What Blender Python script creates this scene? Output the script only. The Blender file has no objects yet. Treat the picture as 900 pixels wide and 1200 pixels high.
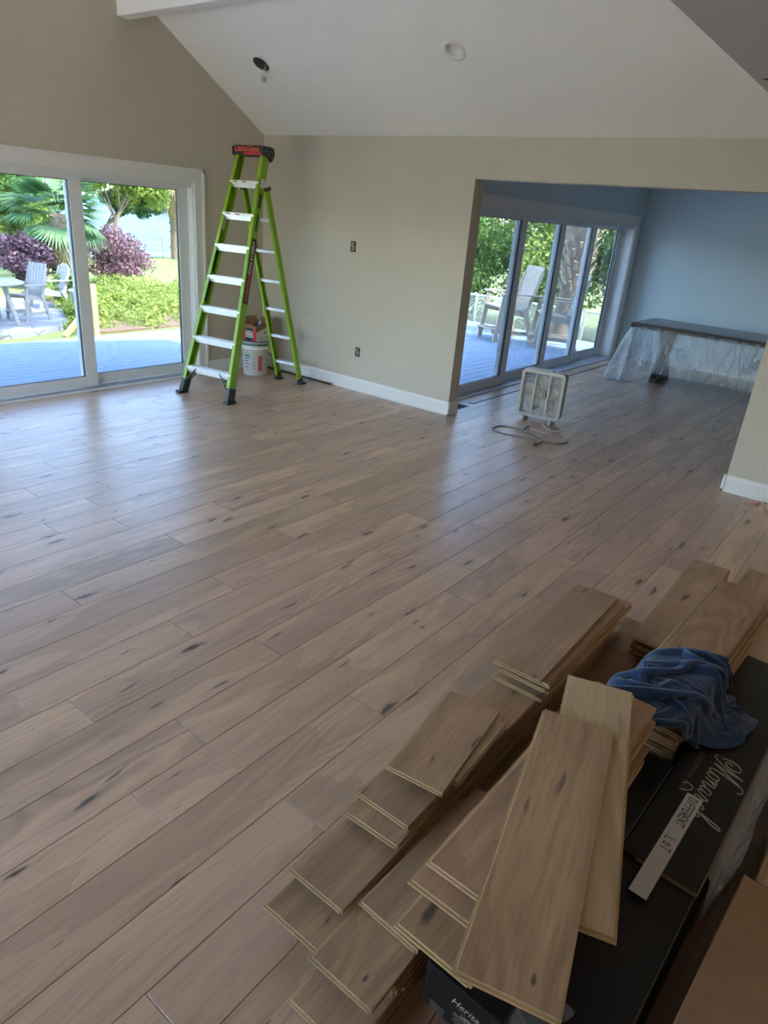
import bpy, math, random
import numpy as np
from mathutils import Vector, Matrix, Quaternion

random.seed(7)
SC = bpy.context.scene
COL = SC.collection

# ------------------------------------------------------------------ camera
H = 1.775
CW = Matrix(((0.61553168, 0.26908804, -0.74075122),
             (-0.78408167, 0.30402371, -0.5410966),
             (0.07960331, 0.91387155, 0.39812322)))      # columns: right, up, back
cam_d = bpy.data.cameras.new('camera')
cam_d.sensor_fit = 'AUTO'
cam_d.sensor_width = 36.0
cam_d.lens = 36.0 * 798.5 / 1200.0
cam_d.clip_start = 0.02
cam_d.clip_end = 900
cam = bpy.data.objects.new('camera', cam_d)
COL.objects.link(cam)
cam.matrix_world = Matrix.Translation((0, 0, H)) @ CW.to_4x4()
SC.camera = cam

# ------------------------------------------------------------------ sky, sun, exposure
SUN_DIR = Vector((-0.20, 0.60, -0.86)).normalized()       # direction the sunlight travels
world = bpy.data.worlds.new('sky')
SC.world = world
world.use_nodes = True
wn = world.node_tree.nodes
wl = world.node_tree.links
sky = wn.new('ShaderNodeTexSky')
sky.sky_type = 'NISHITA'
sky.sun_disc = False
sky.sun_elevation = math.asin(-SUN_DIR.z)
sky.sun_rotation = math.atan2(-SUN_DIR.x, -SUN_DIR.y)
sky.altitude = 10
sky.air_density = 1.0
sky.dust_density = 1.2
sky.ozone_density = 1.0
bgn = wn['Background']
bgn.inputs['Strength'].default_value = 0.34
hsv = wn.new('ShaderNodeHueSaturation')
hsv.inputs['Saturation'].default_value = 1.0
wl.new(sky.outputs['Color'], hsv.inputs['Color'])
wl.new(hsv.outputs['Color'], bgn.inputs['Color'])
sun_l = bpy.data.lights.new('sun', 'SUN')
sun_l.energy = 2.4
sun_l.angle = math.radians(0.6)
sun_l.color = (1.0, 0.90, 0.76)
sun = bpy.data.objects.new('sun', sun_l)
COL.objects.link(sun)
sun.location = (20, -20, 30)
sun.rotation_euler = SUN_DIR.to_track_quat('-Z', 'Y').to_euler()

SC.view_settings.view_transform = 'Standard'
SC.view_settings.look = 'None'
SC.view_settings.gamma = 1.0
SC.view_settings.use_curve_mapping = False
SC.view_settings.exposure = 3.0
SC.cycles.max_bounces = 14
SC.cycles.diffuse_bounces = 9
SC.cycles.glossy_bounces = 5
SC.cycles.transmission_bounces = 8
SC.cycles.transparent_max_bounces = 24
SC.cycles.caustics_reflective = False
SC.cycles.caustics_refractive = False
SC.cycles.sample_clamp_indirect = 8.0


def portal(name, loc, size_x, size_y, aim):
    """sampling aid for the sky light that comes in through an opening (gives off no light itself)"""
    l = bpy.data.lights.new(name, 'AREA')
    l.shape = 'RECTANGLE'
    l.size = size_x
    l.size_y = size_y
    l.cycles.is_portal = True
    o = bpy.data.objects.new(name, l)
    COL.objects.link(o)
    o.location = loc
    o.rotation_euler = Vector(aim).to_track_quat('-Z', 'Z').to_euler()
    return o


# ------------------------------------------------------------------ helpers
def tag(o, label=None, cat=None, group=None, kind=None):
    if label: o['label'] = label
    if cat: o['category'] = cat
    if group: o['group'] = group
    if kind: o['kind'] = kind
    return o


def thing(name, loc, label, cat, group=None, rz=0.0):
    o = bpy.data.objects.new(name, None)
    COL.objects.link(o)
    o.empty_display_size = 0.1
    o.location = loc
    o.rotation_euler = (0, 0, rz)
    return tag(o, label, cat, group)


def V(*a):
    return Vector(a if len(a) == 3 else a[0])


class MB:
    def __init__(self):
        self.v = []; self.f = []; self.m = []; self.s = []; self.uv = []

    def add(self, vs, fs, m=0, smooth=False, uv=None):
        b = len(self.v)
        self.v += [tuple(p) for p in vs]
        for i, f in enumerate(fs):
            self.f.append(tuple(b + k for k in f))
            self.m.append(m if not isinstance(m, (list, tuple)) else m[i])
            self.s.append(smooth)
            self.uv.append(uv[i] if uv else None)
        return self

    def obox(self, c, hx, hy, hz, m=0):
        c, hx, hy, hz = Vector(c), Vector(hx), Vector(hy), Vector(hz)
        vs = [c + sx * hx + sy * hy + sz * hz for sz in (-1, 1) for sy in (-1, 1) for sx in (-1, 1)]
        fs = [(0, 2, 3, 1), (4, 5, 7, 6), (0, 1, 5, 4), (2, 6, 7, 3), (0, 4, 6, 2), (1, 3, 7, 5)]
        if hx.cross(hy).dot(hz) < 0:
            fs = [f[::-1] for f in fs]
        return self.add(vs, fs, m)

    def box(self, x0, x1, y0, y1, z0, z1, m=0):
        return self.obox(((x0 + x1) / 2, (y0 + y1) / 2, (z0 + z1) / 2), ((x1 - x0) / 2, 0, 0), (0, (y1 - y0) / 2, 0), (0, 0, (z1 - z0) / 2), m)

    def bar(self, p, q, w, d, ref=(0, 0, 1), m=0):
        """box from p to q: d measured along ref (made perpendicular), w across it"""
        p, q, ref = Vector(p), Vector(q), Vector(ref)
        t = (q - p).normalized()
        b = (ref - t * ref.dot(t)).normalized()
        a = t.cross(b)
        return self.obox((p + q) / 2, a * w / 2, (q - p) / 2, b * d / 2, m)

    def tube(self, path, r, n=8, closed=False, m=0, cap=True):
        path = [Vector(p) for p in path]
        rs = r if isinstance(r, (list, tuple)) else [r] * len(path)
        N = len(path)
        rings = []
        prev = None
        for i, p in enumerate(path):
            if closed:
                t = path[(i + 1) % N] - path[i - 1]
            else:
                t = path[min(i + 1, N - 1)] - path[max(i - 1, 0)]
            t.normalize()
            if prev is None:
                ref = Vector((0, 0, 1)) if abs(t.z) < 0.9 else Vector((1, 0, 0))
                a = ref.cross(t).normalized()
            else:
                a = (prev - t * prev.dot(t)).normalized()
            prev = a
            b = t.cross(a)
            rings.append([p + rs[i] * (math.cos(2 * math.pi * k / n) * a + math.sin(2 * math.pi * k / n) * b) for k in range(n)])
        vs = [q for ring in rings for q in ring]
        fs = []
        for i in range(N if closed else N - 1):
            j = (i + 1) % N
            for k in range(n):
                fs.append((i * n + k, i * n + (k + 1) % n, j * n + (k + 1) % n, j * n + k))
        self.add(vs, fs, m, True)
        if cap and not closed:
            self.add(rings[0], [tuple(range(n))[::-1]], m)
            self.add(rings[-1], [tuple(range(n))], m)
        return self

    def lathe(self, prof, n=24, o=(0, 0, 0), m=0, smooth=True, close=False):
        o = Vector(o)
        vs = []
        for r, z in prof:
            for k in range(n):
                a = 2 * math.pi * k / n
                vs.append(o + Vector((r * math.cos(a), r * math.sin(a), z)))
        fs = []
        P = len(prof)
        for i in range(P - 1):
            for k in range(n):
                fs.append((i * n + k, i * n + (k + 1) % n, (i + 1) * n + (k + 1) % n, (i + 1) * n + k))
        self.add(vs, fs, m, smooth)
        if close:
            self.add(vs[:n], [tuple(range(n))[::-1]], m)
            self.add(vs[-n:], [tuple(range(n))], m)
        return self

    def prism(self, poly, o, ex, ey, ez, m=0):
        """polygon in (ex, ey) at o, thickened by vector ez"""
        o, ex, ey, ez = Vector(o), Vector(ex), Vector(ey), Vector(ez)
        n = len(poly)
        a = [o + ex * x + ey * y for x, y in poly]
        b = [p + ez for p in a]
        area = sum(poly[i][0] * poly[(i + 1) % n][1] - poly[(i + 1) % n][0] * poly[i][1] for i in range(n))
        fs = [tuple(range(n))[::-1], tuple(range(n, 2 * n))] + [(i, (i + 1) % n, n + (i + 1) % n, n + i) for i in range(n)]
        if (ex.cross(ey).dot(ez) < 0) != (area < 0):
            fs = [f[::-1] for f in fs]
        return self.add(a + b, fs, m)

    def xform(self, M, start=0):
        for i in range(start, len(self.v)):
            self.v[i] = tuple(M @ Vector(self.v[i]))
        return self

    def mesh(self, name, mats, off=(0, 0, 0)):
        me = bpy.data.meshes.new(name)
        off = Vector(off)
        me.from_pydata([tuple(Vector(p) - off) for p in self.v], [], self.f)
        for mt in (mats if isinstance(mats, (list, tuple)) else [mats]):
            me.materials.append(mt)
        me.polygons.foreach_set('material_index', self.m)
        me.polygons.foreach_set('use_smooth', self.s)
        if any(u is not None for u in self.uv):
            lay = me.uv_layers.new(name='UVMap')
            k = 0
            flat = []
            for u, f in zip(self.uv, self.f):
                flat += list(u) if u else [(0.0, 0.0)] * len(f)
            lay.data.foreach_set('uv', [c for p in flat for c in p])
        me.update()
        return me

    def build(self, name, mats, parent=None, loc=None, bevel=0, seg=2, sub=0):
        if parent is not None:
            off = parent.location.copy()
            pp = parent.parent
            while pp is not None:
                off += pp.location
                pp = pp.parent
        else:
            off = Vector(loc) if loc is not None else Vector((0, 0, 0))
        me = self.mesh(name, mats, off)
        o = bpy.data.objects.new(name, me)
        COL.objects.link(o)
        if parent is not None:
            o.parent = parent
        else:
            o.location = off
        if bevel:
            b = o.modifiers.new('bevel', 'BEVEL')
            b.width = bevel; b.segments = seg; b.limit_method = 'ANGLE'; b.angle_limit = math.radians(40)
            b.harden_normals = False
        if sub:
            s = o.modifiers.new('sub', 'SUBSURF')
            s.levels = sub; s.render_levels = sub
        return o


def copy_tree(o, parent=None):
    c = o.copy()
    COL.objects.link(c)
    c.parent = parent
    for ch in list(o.children):
        copy_tree(ch, c)
    return c


def text_mesh(body, size, shear=0.0, extrude=0.0, align='LEFT', bold=0.0, spacing=1.0):
    cu = bpy.data.curves.new('txt', 'FONT')
    cu.body = body
    cu.size = size
    cu.shear = shear
    cu.extrude = extrude
    cu.offset = bold
    cu.space_character = spacing
    cu.align_x = align
    cu.align_y = 'CENTER'
    cu.resolution_u = 3
    ob = bpy.data.objects.new('txt', cu)
    COL.objects.link(ob)
    dg = bpy.context.evaluated_depsgraph_get()
    me = bpy.data.meshes.new_from_object(ob.evaluated_get(dg))
    bpy.data.objects.remove(ob)
    bpy.data.curves.remove(cu)
    return me


def text_part(name, body, size, mat, o, ex, ey, parent, **kw):
    """lettering laid on a surface: o is its centre in world space, ex reading direction, ey up"""
    me = text_mesh(body, size, align='CENTER', **kw)
    o, ex, ey = Vector(o), Vector(ex).normalized(), Vector(ey)
    ey = (ey - ex * ey.dot(ex)).normalized()
    ez = ex.cross(ey)
    off = Vector((0, 0, 0))
    p = parent
    while p is not None:
        off += p.location
        p = p.parent
    M = Matrix((ex, ey, ez)).transposed().to_4x4()
    M.translation = o - off
    me.transform(M)
    me.materials.clear()
    me.materials.append(mat)
    ob = bpy.data.objects.new(name, me)
    COL.objects.link(ob)
    ob.parent = parent
    return ob


# ------------------------------------------------------------------ node materials
class NB:
    def __init__(self, name):
        self.mat = bpy.data.materials.new(name)
        self.mat.use_nodes = True
        self.t = self.mat.node_tree
        self.t.nodes.clear()
        self.out = self.t.nodes.new('ShaderNodeOutputMaterial')

    def n(self, typ, props=None, **ins):
        nd = self.t.nodes.new('ShaderNode' + typ)
        for k, v in (props or {}).items():
            setattr(nd, k, v)
        for k, v in ins.items():
            key = int(k[1:]) if k[0] == 'i' and k[1:].isdigit() else k.replace('_', ' ')
            self.set(nd.inputs[key], v)
        return nd

    def set(self, sock, v):
        if isinstance(v, bpy.types.NodeSocket):
            self.t.links.new(v, sock)
        else:
            sock.default_value = v

    def math(self, op, a, b=0.0, clamp=False):
        return self.n('Math', {'operation': op, 'use_clamp': clamp}, i0=a, i1=b).outputs[0]

    def mix(self, fac, a, b, blend='MIX'):
        nd = self.n('Mix', {'data_type': 'RGBA', 'blend_type': blend}, i0=fac, i6=a, i7=b)
        return nd.outputs[2]

    def rng(self, v, a, b, c=0.0, d=1.0, smooth=False):
        nd = self.n('MapRange', {'interpolation_type': 'SMOOTHSTEP' if smooth else 'LINEAR'}, i0=v, i1=a, i2=b, i3=c, i4=d)
        return nd.outputs[0]

    def vmul(self, v, s):
        return self.n('VectorMath', {'operation': 'MULTIPLY'}, i0=v, i1=s).outputs[0]

    def vadd(self, v, s):
        return self.n('VectorMath', {'operation': 'ADD'}, i0=v, i1=s).outputs[0]

    def noise(self, vec, scale=1.0, detail=3.0, rough=0.5, dist=0.0):
        return self.n('TexNoise', Vector=vec, Scale=scale, Detail=detail, Roughness=rough, Distortion=dist).outputs[0]

    def obj(self):
        return self.n('TexCoord').outputs['Object']

    def pos(self):
        return self.n('NewGeometry').outputs['Position']

    def rand(self):
        return self.n('ObjectInfo').outputs['Random']

    def bump(self, h, strength=0.3, dist=0.01):
        return self.n('Bump', Strength=strength, Distance=dist, Height=h).outputs[0]

    def bsdf(self, color, rough=0.5, normal=None, **kw):
        b = self.n('BsdfPrincipled', Base_Color=color, Roughness=rough, **kw)
        if normal is not None:
            self.t.links.new(normal, b.inputs['Normal'])
        return b.outputs[0]

    def done(self, shader):
        self.t.links.new(shader, self.out.inputs[0])
        return self.mat


def C(r, g, b):
    return (r, g, b, 1.0)


def plain(name, col, rough=0.5, metal=0.0, var=0.06, scale=20.0, bump=0.0, bscale=300.0, spec=0.5):
    b = NB(name)
    o = b.obj()
    f = b.noise(o, scale, 4)
    c = b.mix(b.rng(f, 0.3, 0.7), C(*[x * (1 - var) for x in col]), C(*[min(1, x * (1 + var)) for x in col]))
    nm = b.bump(b.noise(o, bscale, 2), bump, 0.002) if bump else None
    return b.done(b.bsdf(c, rough, nm, Metallic=metal, Specular_IOR_Level=spec))


def paint(name, col, rough=0.55, bump=0.12):
    """rolled wall paint: faint mottling and a fine orange-peel relief"""
    b = NB(name)
    p = b.pos()
    f = b.noise(p, 1.7, 5, 0.6)
    c = b.mix(b.rng(f, 0.3, 0.7), C(*[x * 0.965 for x in col]), C(*[min(1, x * 1.03) for x in col]))
    return b.done(b.bsdf(c, rough, b.bump(b.noise(p, 160, 3), bump, 0.002), Specular_IOR_Level=0.35))


def oak(name, light, dark, rough=0.42, spec=0.5, knots=1.0, tone=(0.78, 1.12), chk0=0.86):
    b = NB(name)
    uv = b.n('UVMap').outputs[0]
    rnd = b.n('Attribute', {'attribute_name': 'rnd'}).outputs['Fac']
    off = b.n('CombineXYZ', X=b.math('MULTIPLY', rnd, 53.17), Y=b.math('MULTIPLY', rnd, 91.7), Z=b.math('MULTIPLY', rnd, 11.3)).outputs[0]
    v = b.vadd(uv, off)
    wob = b.noise(b.vmul(v, (1.6, 5.0, 1)), 1, 3, 0.55)
    wv = b.n('CombineXYZ', X=0.0, Y=b.math('MULTIPLY', b.math('SUBTRACT', wob, 0.5), 0.10), Z=0.0).outputs[0]
    vw = b.vadd(v, wv)
    broad = b.noise(b.vmul(vw, (1.1, 13.0, 1)), 1, 5, 0.6)
    fine = b.noise(b.vmul(vw, (5.0, 125.0, 1)), 1, 5, 0.7)
    cath_n = b.noise(b.vmul(vw, (0.75, 4.6, 1)), 1, 1.5, 0.45)
    rings = b.math('SINE', b.math('MULTIPLY', cath_n, 95.0))
    rmask = b.rng(b.noise(b.vmul(v, (0.9, 3.2, 1)), 1, 2), 0.47, 0.62)
    rings = b.math('MULTIPLY', b.rng(rings, -1, 1), rmask)
    smudge = b.noise(b.vmul(v, (2.6, 6.5, 1)), 1, 4, 0.6)
    # knots
    kd = b.n('VectorMath', {'operation': 'ADD'}, i0=b.vmul(v, (1.55, 6.2, 1)),
             i1=b.vmul(b.n('TexNoise', Vector=b.vmul(v, (16, 34, 1)), Scale=1.0, Detail=2.0).outputs['Color'], (0.16, 0.22, 0))).outputs[0]
    vor = b.n('TexVoronoi', {'voronoi_dimensions': '2D'}, Vector=kd, Scale=1.0)
    cr = b.n('SeparateColor', i0=vor.outputs['Color']).outputs[0]
    rad = b.math('MULTIPLY', b.rng(cr, 0.40, 1.0), 0.12)
    kn = b.math('SUBTRACT', 1.0, b.n('MapRange', {'interpolation_type': 'SMOOTHSTEP'}, i0=vor.outputs['Distance'], i1=b.math('MULTIPLY', rad, 0.35), i2=b.math('ADD', rad, 0.006)).outputs[0])
    kn = b.math('MULTIPLY', kn, b.rng(cr, 0.38, 0.46))
    halo = b.math('SUBTRACT', 1.0, b.n('MapRange', {'interpolation_type': 'SMOOTHSTEP'}, i0=vor.outputs['Distance'], i1=0.0, i2=b.math('MULTIPLY', rad, 4.2)).outputs[0])
    # small dark checks along the grain
    ck = b.n('TexVoronoi', {'voronoi_dimensions': '2D'}, Vector=b.vadd(b.vmul(vw, (2.3, 17.0, 1)), b.vmul(b.n('TexNoise', Vector=b.vmul(v, (9, 60, 1)), Scale=1.0, Detail=2.0).outputs['Color'], (0.10, 0.30, 0))), Scale=1.0)
    ckr = b.n('SeparateColor', i0=ck.outputs['Color']).outputs[1]
    crad = b.math('MULTIPLY', b.rng(ckr, chk0, 1.0), 0.17)
    chk = b.math('MULTIPLY', b.math('SUBTRACT', 1.0, b.n('MapRange', {'interpolation_type': 'SMOOTHSTEP'}, i0=ck.outputs['Distance'], i1=b.math('MULTIPLY', crad, 0.3), i2=b.math('ADD', crad, 0.004)).outputs[0]), b.rng(ckr, chk0 - 0.005, chk0 + 0.015))
    # colour
    t = b.rng(broad, 0.28, 0.72)
    c = b.mix(t, C(*dark), C(*light))
    tv = b.rng(rnd, 0, 1, tone[0], tone[1])
    c = b.mix(1.0, c, b.n('CombineColor', i0=tv, i1=b.math('MULTIPLY', tv, b.rng(b.math('FRACT', b.math('MULTIPLY', rnd, 7.3)), 0, 1, 0.97, 1.01)), i2=b.math('MULTIPLY', tv, b.rng(b.math('FRACT', b.math('MULTIPLY', rnd, 13.7)), 0, 1, 0.93, 1.03))).outputs[0], 'MULTIPLY')
    c = b.mix(b.math('MULTIPLY', b.rng(fine, 0.44, 0.72), 0.46), c, C(*[x * 0.52 for x in dark]))
    c = b.mix(b.math('MULTIPLY', rings, 0.46), c, C(*[x * 0.55 for x in dark]))
    c = b.mix(b.math('MULTIPLY', b.rng(smudge, 0.54, 0.86, smooth=True), 0.42), c, C(dark[0] * 0.62, dark[1] * 0.66, dark[2] * 0.74))
    c = b.mix(b.math('MULTIPLY', b.rng(smudge, 0.48, 0.14, smooth=True), 0.24), c, C(*[min(1, x * 1.18) for x in light]))
    c = b.mix(b.math('MULTIPLY', halo, 0.30 * knots), c, C(*[x * 0.55 for x in dark]))
    c = b.mix(b.math('MULTIPLY', kn, 0.88 * knots), c, C(0.035, 0.037, 0.042))
    c = b.mix(b.math('MULTIPLY', chk, 0.72 * knots), c, C(0.045, 0.043, 0.043))
    h = b.math('SUBTRACT', b.math('MULTIPLY', fine, -0.5), b.math('MULTIPLY', rings, 0.25))
    r = b.math('ADD', b.math('MULTIPLY', b.rng(fine, 0.3, 0.8), 0.12), b.math('ADD', rough - 0.05, b.math('MULTIPLY', b.rng(smudge, 0.3, 0.7), 0.06)))
    return b.done(b.bsdf(c, r, b.bump(h, 0.35, 0.0012), Specular_IOR_Level=spec))


def glass(name, tint=(0.93, 0.96, 0.95), reflect=1.0):
    """thin flat pane: clear transmission with a Fresnel reflection on top"""
    b = NB(name)
    fc = b.n('LayerWeight', Blend=0.5).outputs['Facing']
    fr = b.math('ADD', 0.045, b.math('MULTIPLY', b.math('POWER', fc, 5.0), 0.9))
    tr = b.n('BsdfTransparent', Color=C(*tint)).outputs[0]
    gl = b.n('BsdfGlossy', Color=C(reflect, reflect, reflect), Roughness=0.02).outputs[0]
    return b.done(b.n('MixShader', i0=fr, i1=tr, i2=gl).outputs[0])


M = {}
M['oak_floor'] = oak('whitewashed_oak', (0.70, 0.465, 0.320), (0.49, 0.315, 0.212), 0.30, 0.95, 1.0, (0.82, 1.08))
M['oak_board'] = oak('oak_board_face', (0.54, 0.350, 0.218), (0.345, 0.215, 0.130), 0.50, 0.4, 0.9, (0.84, 1.1), 0.80)
M['oak_raw'] = oak('raw_oak_edge', (0.62, 0.44, 0.25), (0.44, 0.29, 0.15), 0.65, 0.3, 0.0)
M['ply_back'] = oak('pale_plywood_back', (0.70, 0.55, 0.36), (0.60, 0.46, 0.29), 0.7, 0.25, 0.25)
M['subfloor'] = plain('subfloor', (0.055, 0.038, 0.028), 0.9)
M['wall'] = paint('beige_wall_paint', (0.55, 0.50, 0.415))
M['wall_alcove'] = paint('blue_grey_alcove_wall', (0.57, 0.67, 0.72))  # bluer, paler tone than the other walls
M['ceiling'] = paint('white_ceiling_paint', (0.86, 0.85, 0.82), 0.7, 0.08)
M['drywall'] = paint('bare_grey_drywall', (0.56, 0.555, 0.55), 0.85, 0.05)
M['trim'] = plain('white_trim_paint', (0.76, 0.75, 0.74), 0.38, var=0.02)
M['vinyl'] = plain('white_vinyl_frame', (0.72, 0.73, 0.74), 0.35, var=0.02)
M['track'] = plain('dark_track_groove', (0.03, 0.035, 0.05), 0.5)
M['glass'] = glass('tinted_slider_glass', (0.66, 0.69, 0.71))
M['clear_glass'] = glass('clear_glass', (0.97, 0.98, 0.97))
M['gasket'] = plain('black_gasket', (0.02, 0.02, 0.022), 0.5)
M['black_plastic'] = plain('black_plastic', (0.025, 0.025, 0.027), 0.45)
M['white_plastic'] = plain('white_plastic', (0.70, 0.69, 0.67), 0.4, var=0.03)
M['alu'] = plain('brushed_aluminium', (0.80, 0.80, 0.81), 0.38, 0.55, 0.05)
M['rust'] = plain('dark_bronze_strip', (0.06, 0.042, 0.034), 0.6)

# ================================================================== ROOM SHELL
YL = 6.17        # inner face of the slider wall
XB = 5.685       # face of the wall with the wide opening
WT = 0.16        # its thickness
YA = 3.80        # inner face of the alcove's slider wall
XE = 11.15       # end wall of the alcove
ZC = 2.455       # top of the low walls
SL = 0.60        # ceiling slope
XR = 2.0         # ridge line
YO0, YO1 = 0.87, 3.48   # wide opening
ZO = 2.128
YF = 0.93        # edge of the flat ceiling
XF = -1.7        # wall behind
YR = -3.4        # wall to the right
ZR = ZC + SL * (XB - XR)


def struct(mb, name, mat, **kw):
    return tag(mb.build(name, mat, **kw), kind='structure')


# ---- floor: planks laid along X
PITCH, Y0 = 0.1885, 0.806
PLEN = 1.845
KNOWN = {4: 1.19, 3: 0.885, 14: 1.68, 2: 1.745, 10: 1.37, 7: 1.57, 8: 1.965, 11: 2.09, 9: 2.595, 5: 1.745, 0: 0.525 + 0.03,
         -1: 3.945, 6: 0.985, 1: 1.20, 17: 1.845, 15: 2.04, 20: 2.58, 16: 2.245}
floor = struct(MB().box(XF - 0.1, XE + 0.1, YR - 0.1, YA + 0.1, -0.20, -0.013).box(XF - 0.1, XB + 0.1, YA + 0.1, YL + 0.1, -0.20, -0.013), 'floor', M['subfloor'])


def plank_faces(mb, x0, x1, y0, y1, z1=0.0, z0=-0.013, bv=0.0011, u0=0.0):
    """flat-topped plank with eased edges; UVs in metres along the grain"""
    L, Wd = x1 - x0, y1 - y0
    vs = [(x0, y0, z0), (x1, y0, z0), (x1, y1, z0), (x0, y1, z0),
          (x0, y0, z1 - bv), (x1, y0, z1 - bv), (x1, y1, z1 - bv), (x0, y1, z1 - bv),
          (x0 + bv, y0 + bv, z1), (x1 - bv, y0 + bv, z1), (x1 - bv, y1 - bv, z1), (x0 + bv, y1 - bv, z1)]
    fs = [(8, 9, 10, 11), (4, 5, 9, 8), (5, 6, 10, 9), (6, 7, 11, 10), (7, 4, 8, 11),
          (0, 1, 5, 4), (1, 2, 6, 5), (2, 3, 7, 6), (3, 0, 4, 7)]
    uv = [[(vs[i][0] - x0, vs[i][1] - y0 + (z1 - vs[i][2])) for i in f] for f in fs]
    mb.add(vs, fs, 0, False, uv)


def set_rnd(me, vals):
    at = me.attributes.new('rnd', 'FLOAT', 'POINT')
    at.data.foreach_set('value', vals)


def to_px(p):
    c = CW.transposed() @ (Vector(p) - Vector((0, 0, H)))
    d = -c.z
    if d < 0.05:
        return None
    return (450 + 798.5 * c.x / d, 600 - 798.5 * c.y / d)


prng = random.Random(21)
far_field = MB(); far_rnd = []
n_plank = 0
for k in range(-23, 29):
    y0 = Y0 + k * PITCH
    y1 = min(y0 + PITCH, YL + 0.02)
    xa, xb = XF, (XB + 0.01 if y0 >= YA - 0.02 else XE)
    j = KNOWN.get(k, prng.uniform(0, PLEN))
    j = j - PLEN * math.ceil((j - xa) / PLEN)
    cuts = [xa]
    x = j
    while x < xb:
        if x > xa + 0.2 and x < xb - 0.1:
            cuts.append(x)
        x += PLEN
    cuts.append(xb)
    for a, b in zip(cuts[:-1], cuts[1:]):
        g = 0.0008
        r = prng.random()
        seen = False
        for i in range(9):
            for yy in (y0, y1):
                q = to_px((a + (b - a) * i / 8, yy, 0))
                if q and -30 < q[0] < 930 and -30 < q[1] < 1230:
                    seen = True
        if seen and n_plank < 298:
            mb = MB()
            plank_faces(mb, a + g, b - g, y0 + g, y1 - g)
            o = mb.build('plank', M['oak_floor'])
            me = o.data
            me.transform(Matrix.Translation((-a, -y0, 0)))
            o.location = (a, y0, 0)
            o.parent = floor
            set_rnd(me, [r] * len(me.vertices))
            n_plank += 1
        else:
            n0 = len(far_field.v)
            plank_faces(far_field, a + g, b - g, y0 + g, y1 - g)
            far_rnd += [r] * (len(far_field.v) - n0)
if far_field.v:
    o = far_field.build('plank_field', M['oak_floor'])
    set_rnd(o.data, far_rnd)
    o.parent = floor
    o['kind'] = 'stuff'

# ---- walls
D1 = dict(x0=0.06, x1=4.743, z=1.917)      # slider opening in the left wall
D2 = dict(x0=6.20, x1=10.84, z=1.922)      # slider opening in the alcove
YLo = YL + 0.26
w = MB()
w.box(D1['x1'], XB + WT, YL, YLo, -0.2, 2.9)
w.box(XF - 0.2, D1['x0'], YL, YLo, -0.2, D1['z'])
w.prism([(XF - 0.2, D1['z']), (D1['x1'], D1['z']), (D1['x1'], ZC + 0.15 + SL * (XB - D1['x1'])), (XR, ZR + 0.15), (XF - 0.2, ZC + 0.1)], (0, YL, 0), (1, 0, 0), (0, 0, 1), (0, YLo - YL, 0))
w.prism([(D1['x1'], 2.9), (D1['x1'] + 0.457, 2.9), (D1['x1'], ZC + 0.15 + SL * (XB - D1['x1']))], (0, YL, 0), (1, 0, 0), (0, 0, 1), (0, YLo - YL, 0))
struct(w, 'wall_left', M['wall'])
w = MB()
w.box(XB, XB + WT, YO1, YL, -0.1, 2.75)
w.box(XB, XB + WT, YO0, YO1, ZO, 2.75)
w.box(XB, XB + WT, YR, YO0, -0.1, 2.75)
struct(w, 'wall_back', M['wall'])
w = MB()
YAo = YA + 0.27
w.box(XB + WT, D2['x0'], YA, YAo, -0.1, 2.6)
w.box(D2['x1'], XE + 0.2, YA, YAo, -0.1, 2.6)
w.box(D2['x0'], D2['x1'], YA, YAo, D2['z'], 2.6)
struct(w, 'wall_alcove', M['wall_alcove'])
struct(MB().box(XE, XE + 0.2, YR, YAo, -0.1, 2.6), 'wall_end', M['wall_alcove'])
# walls out of view; only the one behind the viewer has added window openings
w = MB()
bw = [(1.7, 5.8)]  # unseen opening added to brighten the room from behind
ys = [YR] + [v for p in bw for v in p] + [YL]
for i in range(0, len(ys), 2):
    w.box(XF - 0.2, XF, ys[i], ys[i + 1], -0.1, 2.6)
for a, b in bw:
    w.box(XF - 0.2, XF, a, b, -0.1, 0.3)
    w.box(XF - 0.2, XF, a, b, 2.35, 2.6)
struct(w, 'wall_front', M['wall'])
w = MB()
w.box(XF - 0.2, XE + 0.2, YR - 0.2, YR, -0.1, 2.6)
struct(w, 'wall_right', M['wall'])
struct(MB().prism([(XB, ZC + 0.06), (XF, ZC + 0.06), (XF, ZC + 0.1), (XR, ZR + 0.1), (XB, ZC + 0.1)], (0, YF - 0.1, 0), (1, 0, 0), (0, 0, 1), (0, 0.1, 0)), 'wall_gable', M['wall'])

# ---- ceilings
nrm = Vector((-SL, 0, -1)).normalized()           # faces down into the room
exs = Vector((-1, 0, SL)).normalized()            # up the slope
LIGHTS = [Vector((4.915, 3.322, 0)), Vector((4.909, 5.369, 0))]
for p in LIGHTS:
    p.z = ZC + SL * (XB - p.x)


def ring(c, r, n=28):
    return [c + r * (math.cos(2 * math.pi * i / n) * exs + math.sin(2 * math.pi * i / n) * Vector((0, 1, 0))) for i in range(n)]


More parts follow.
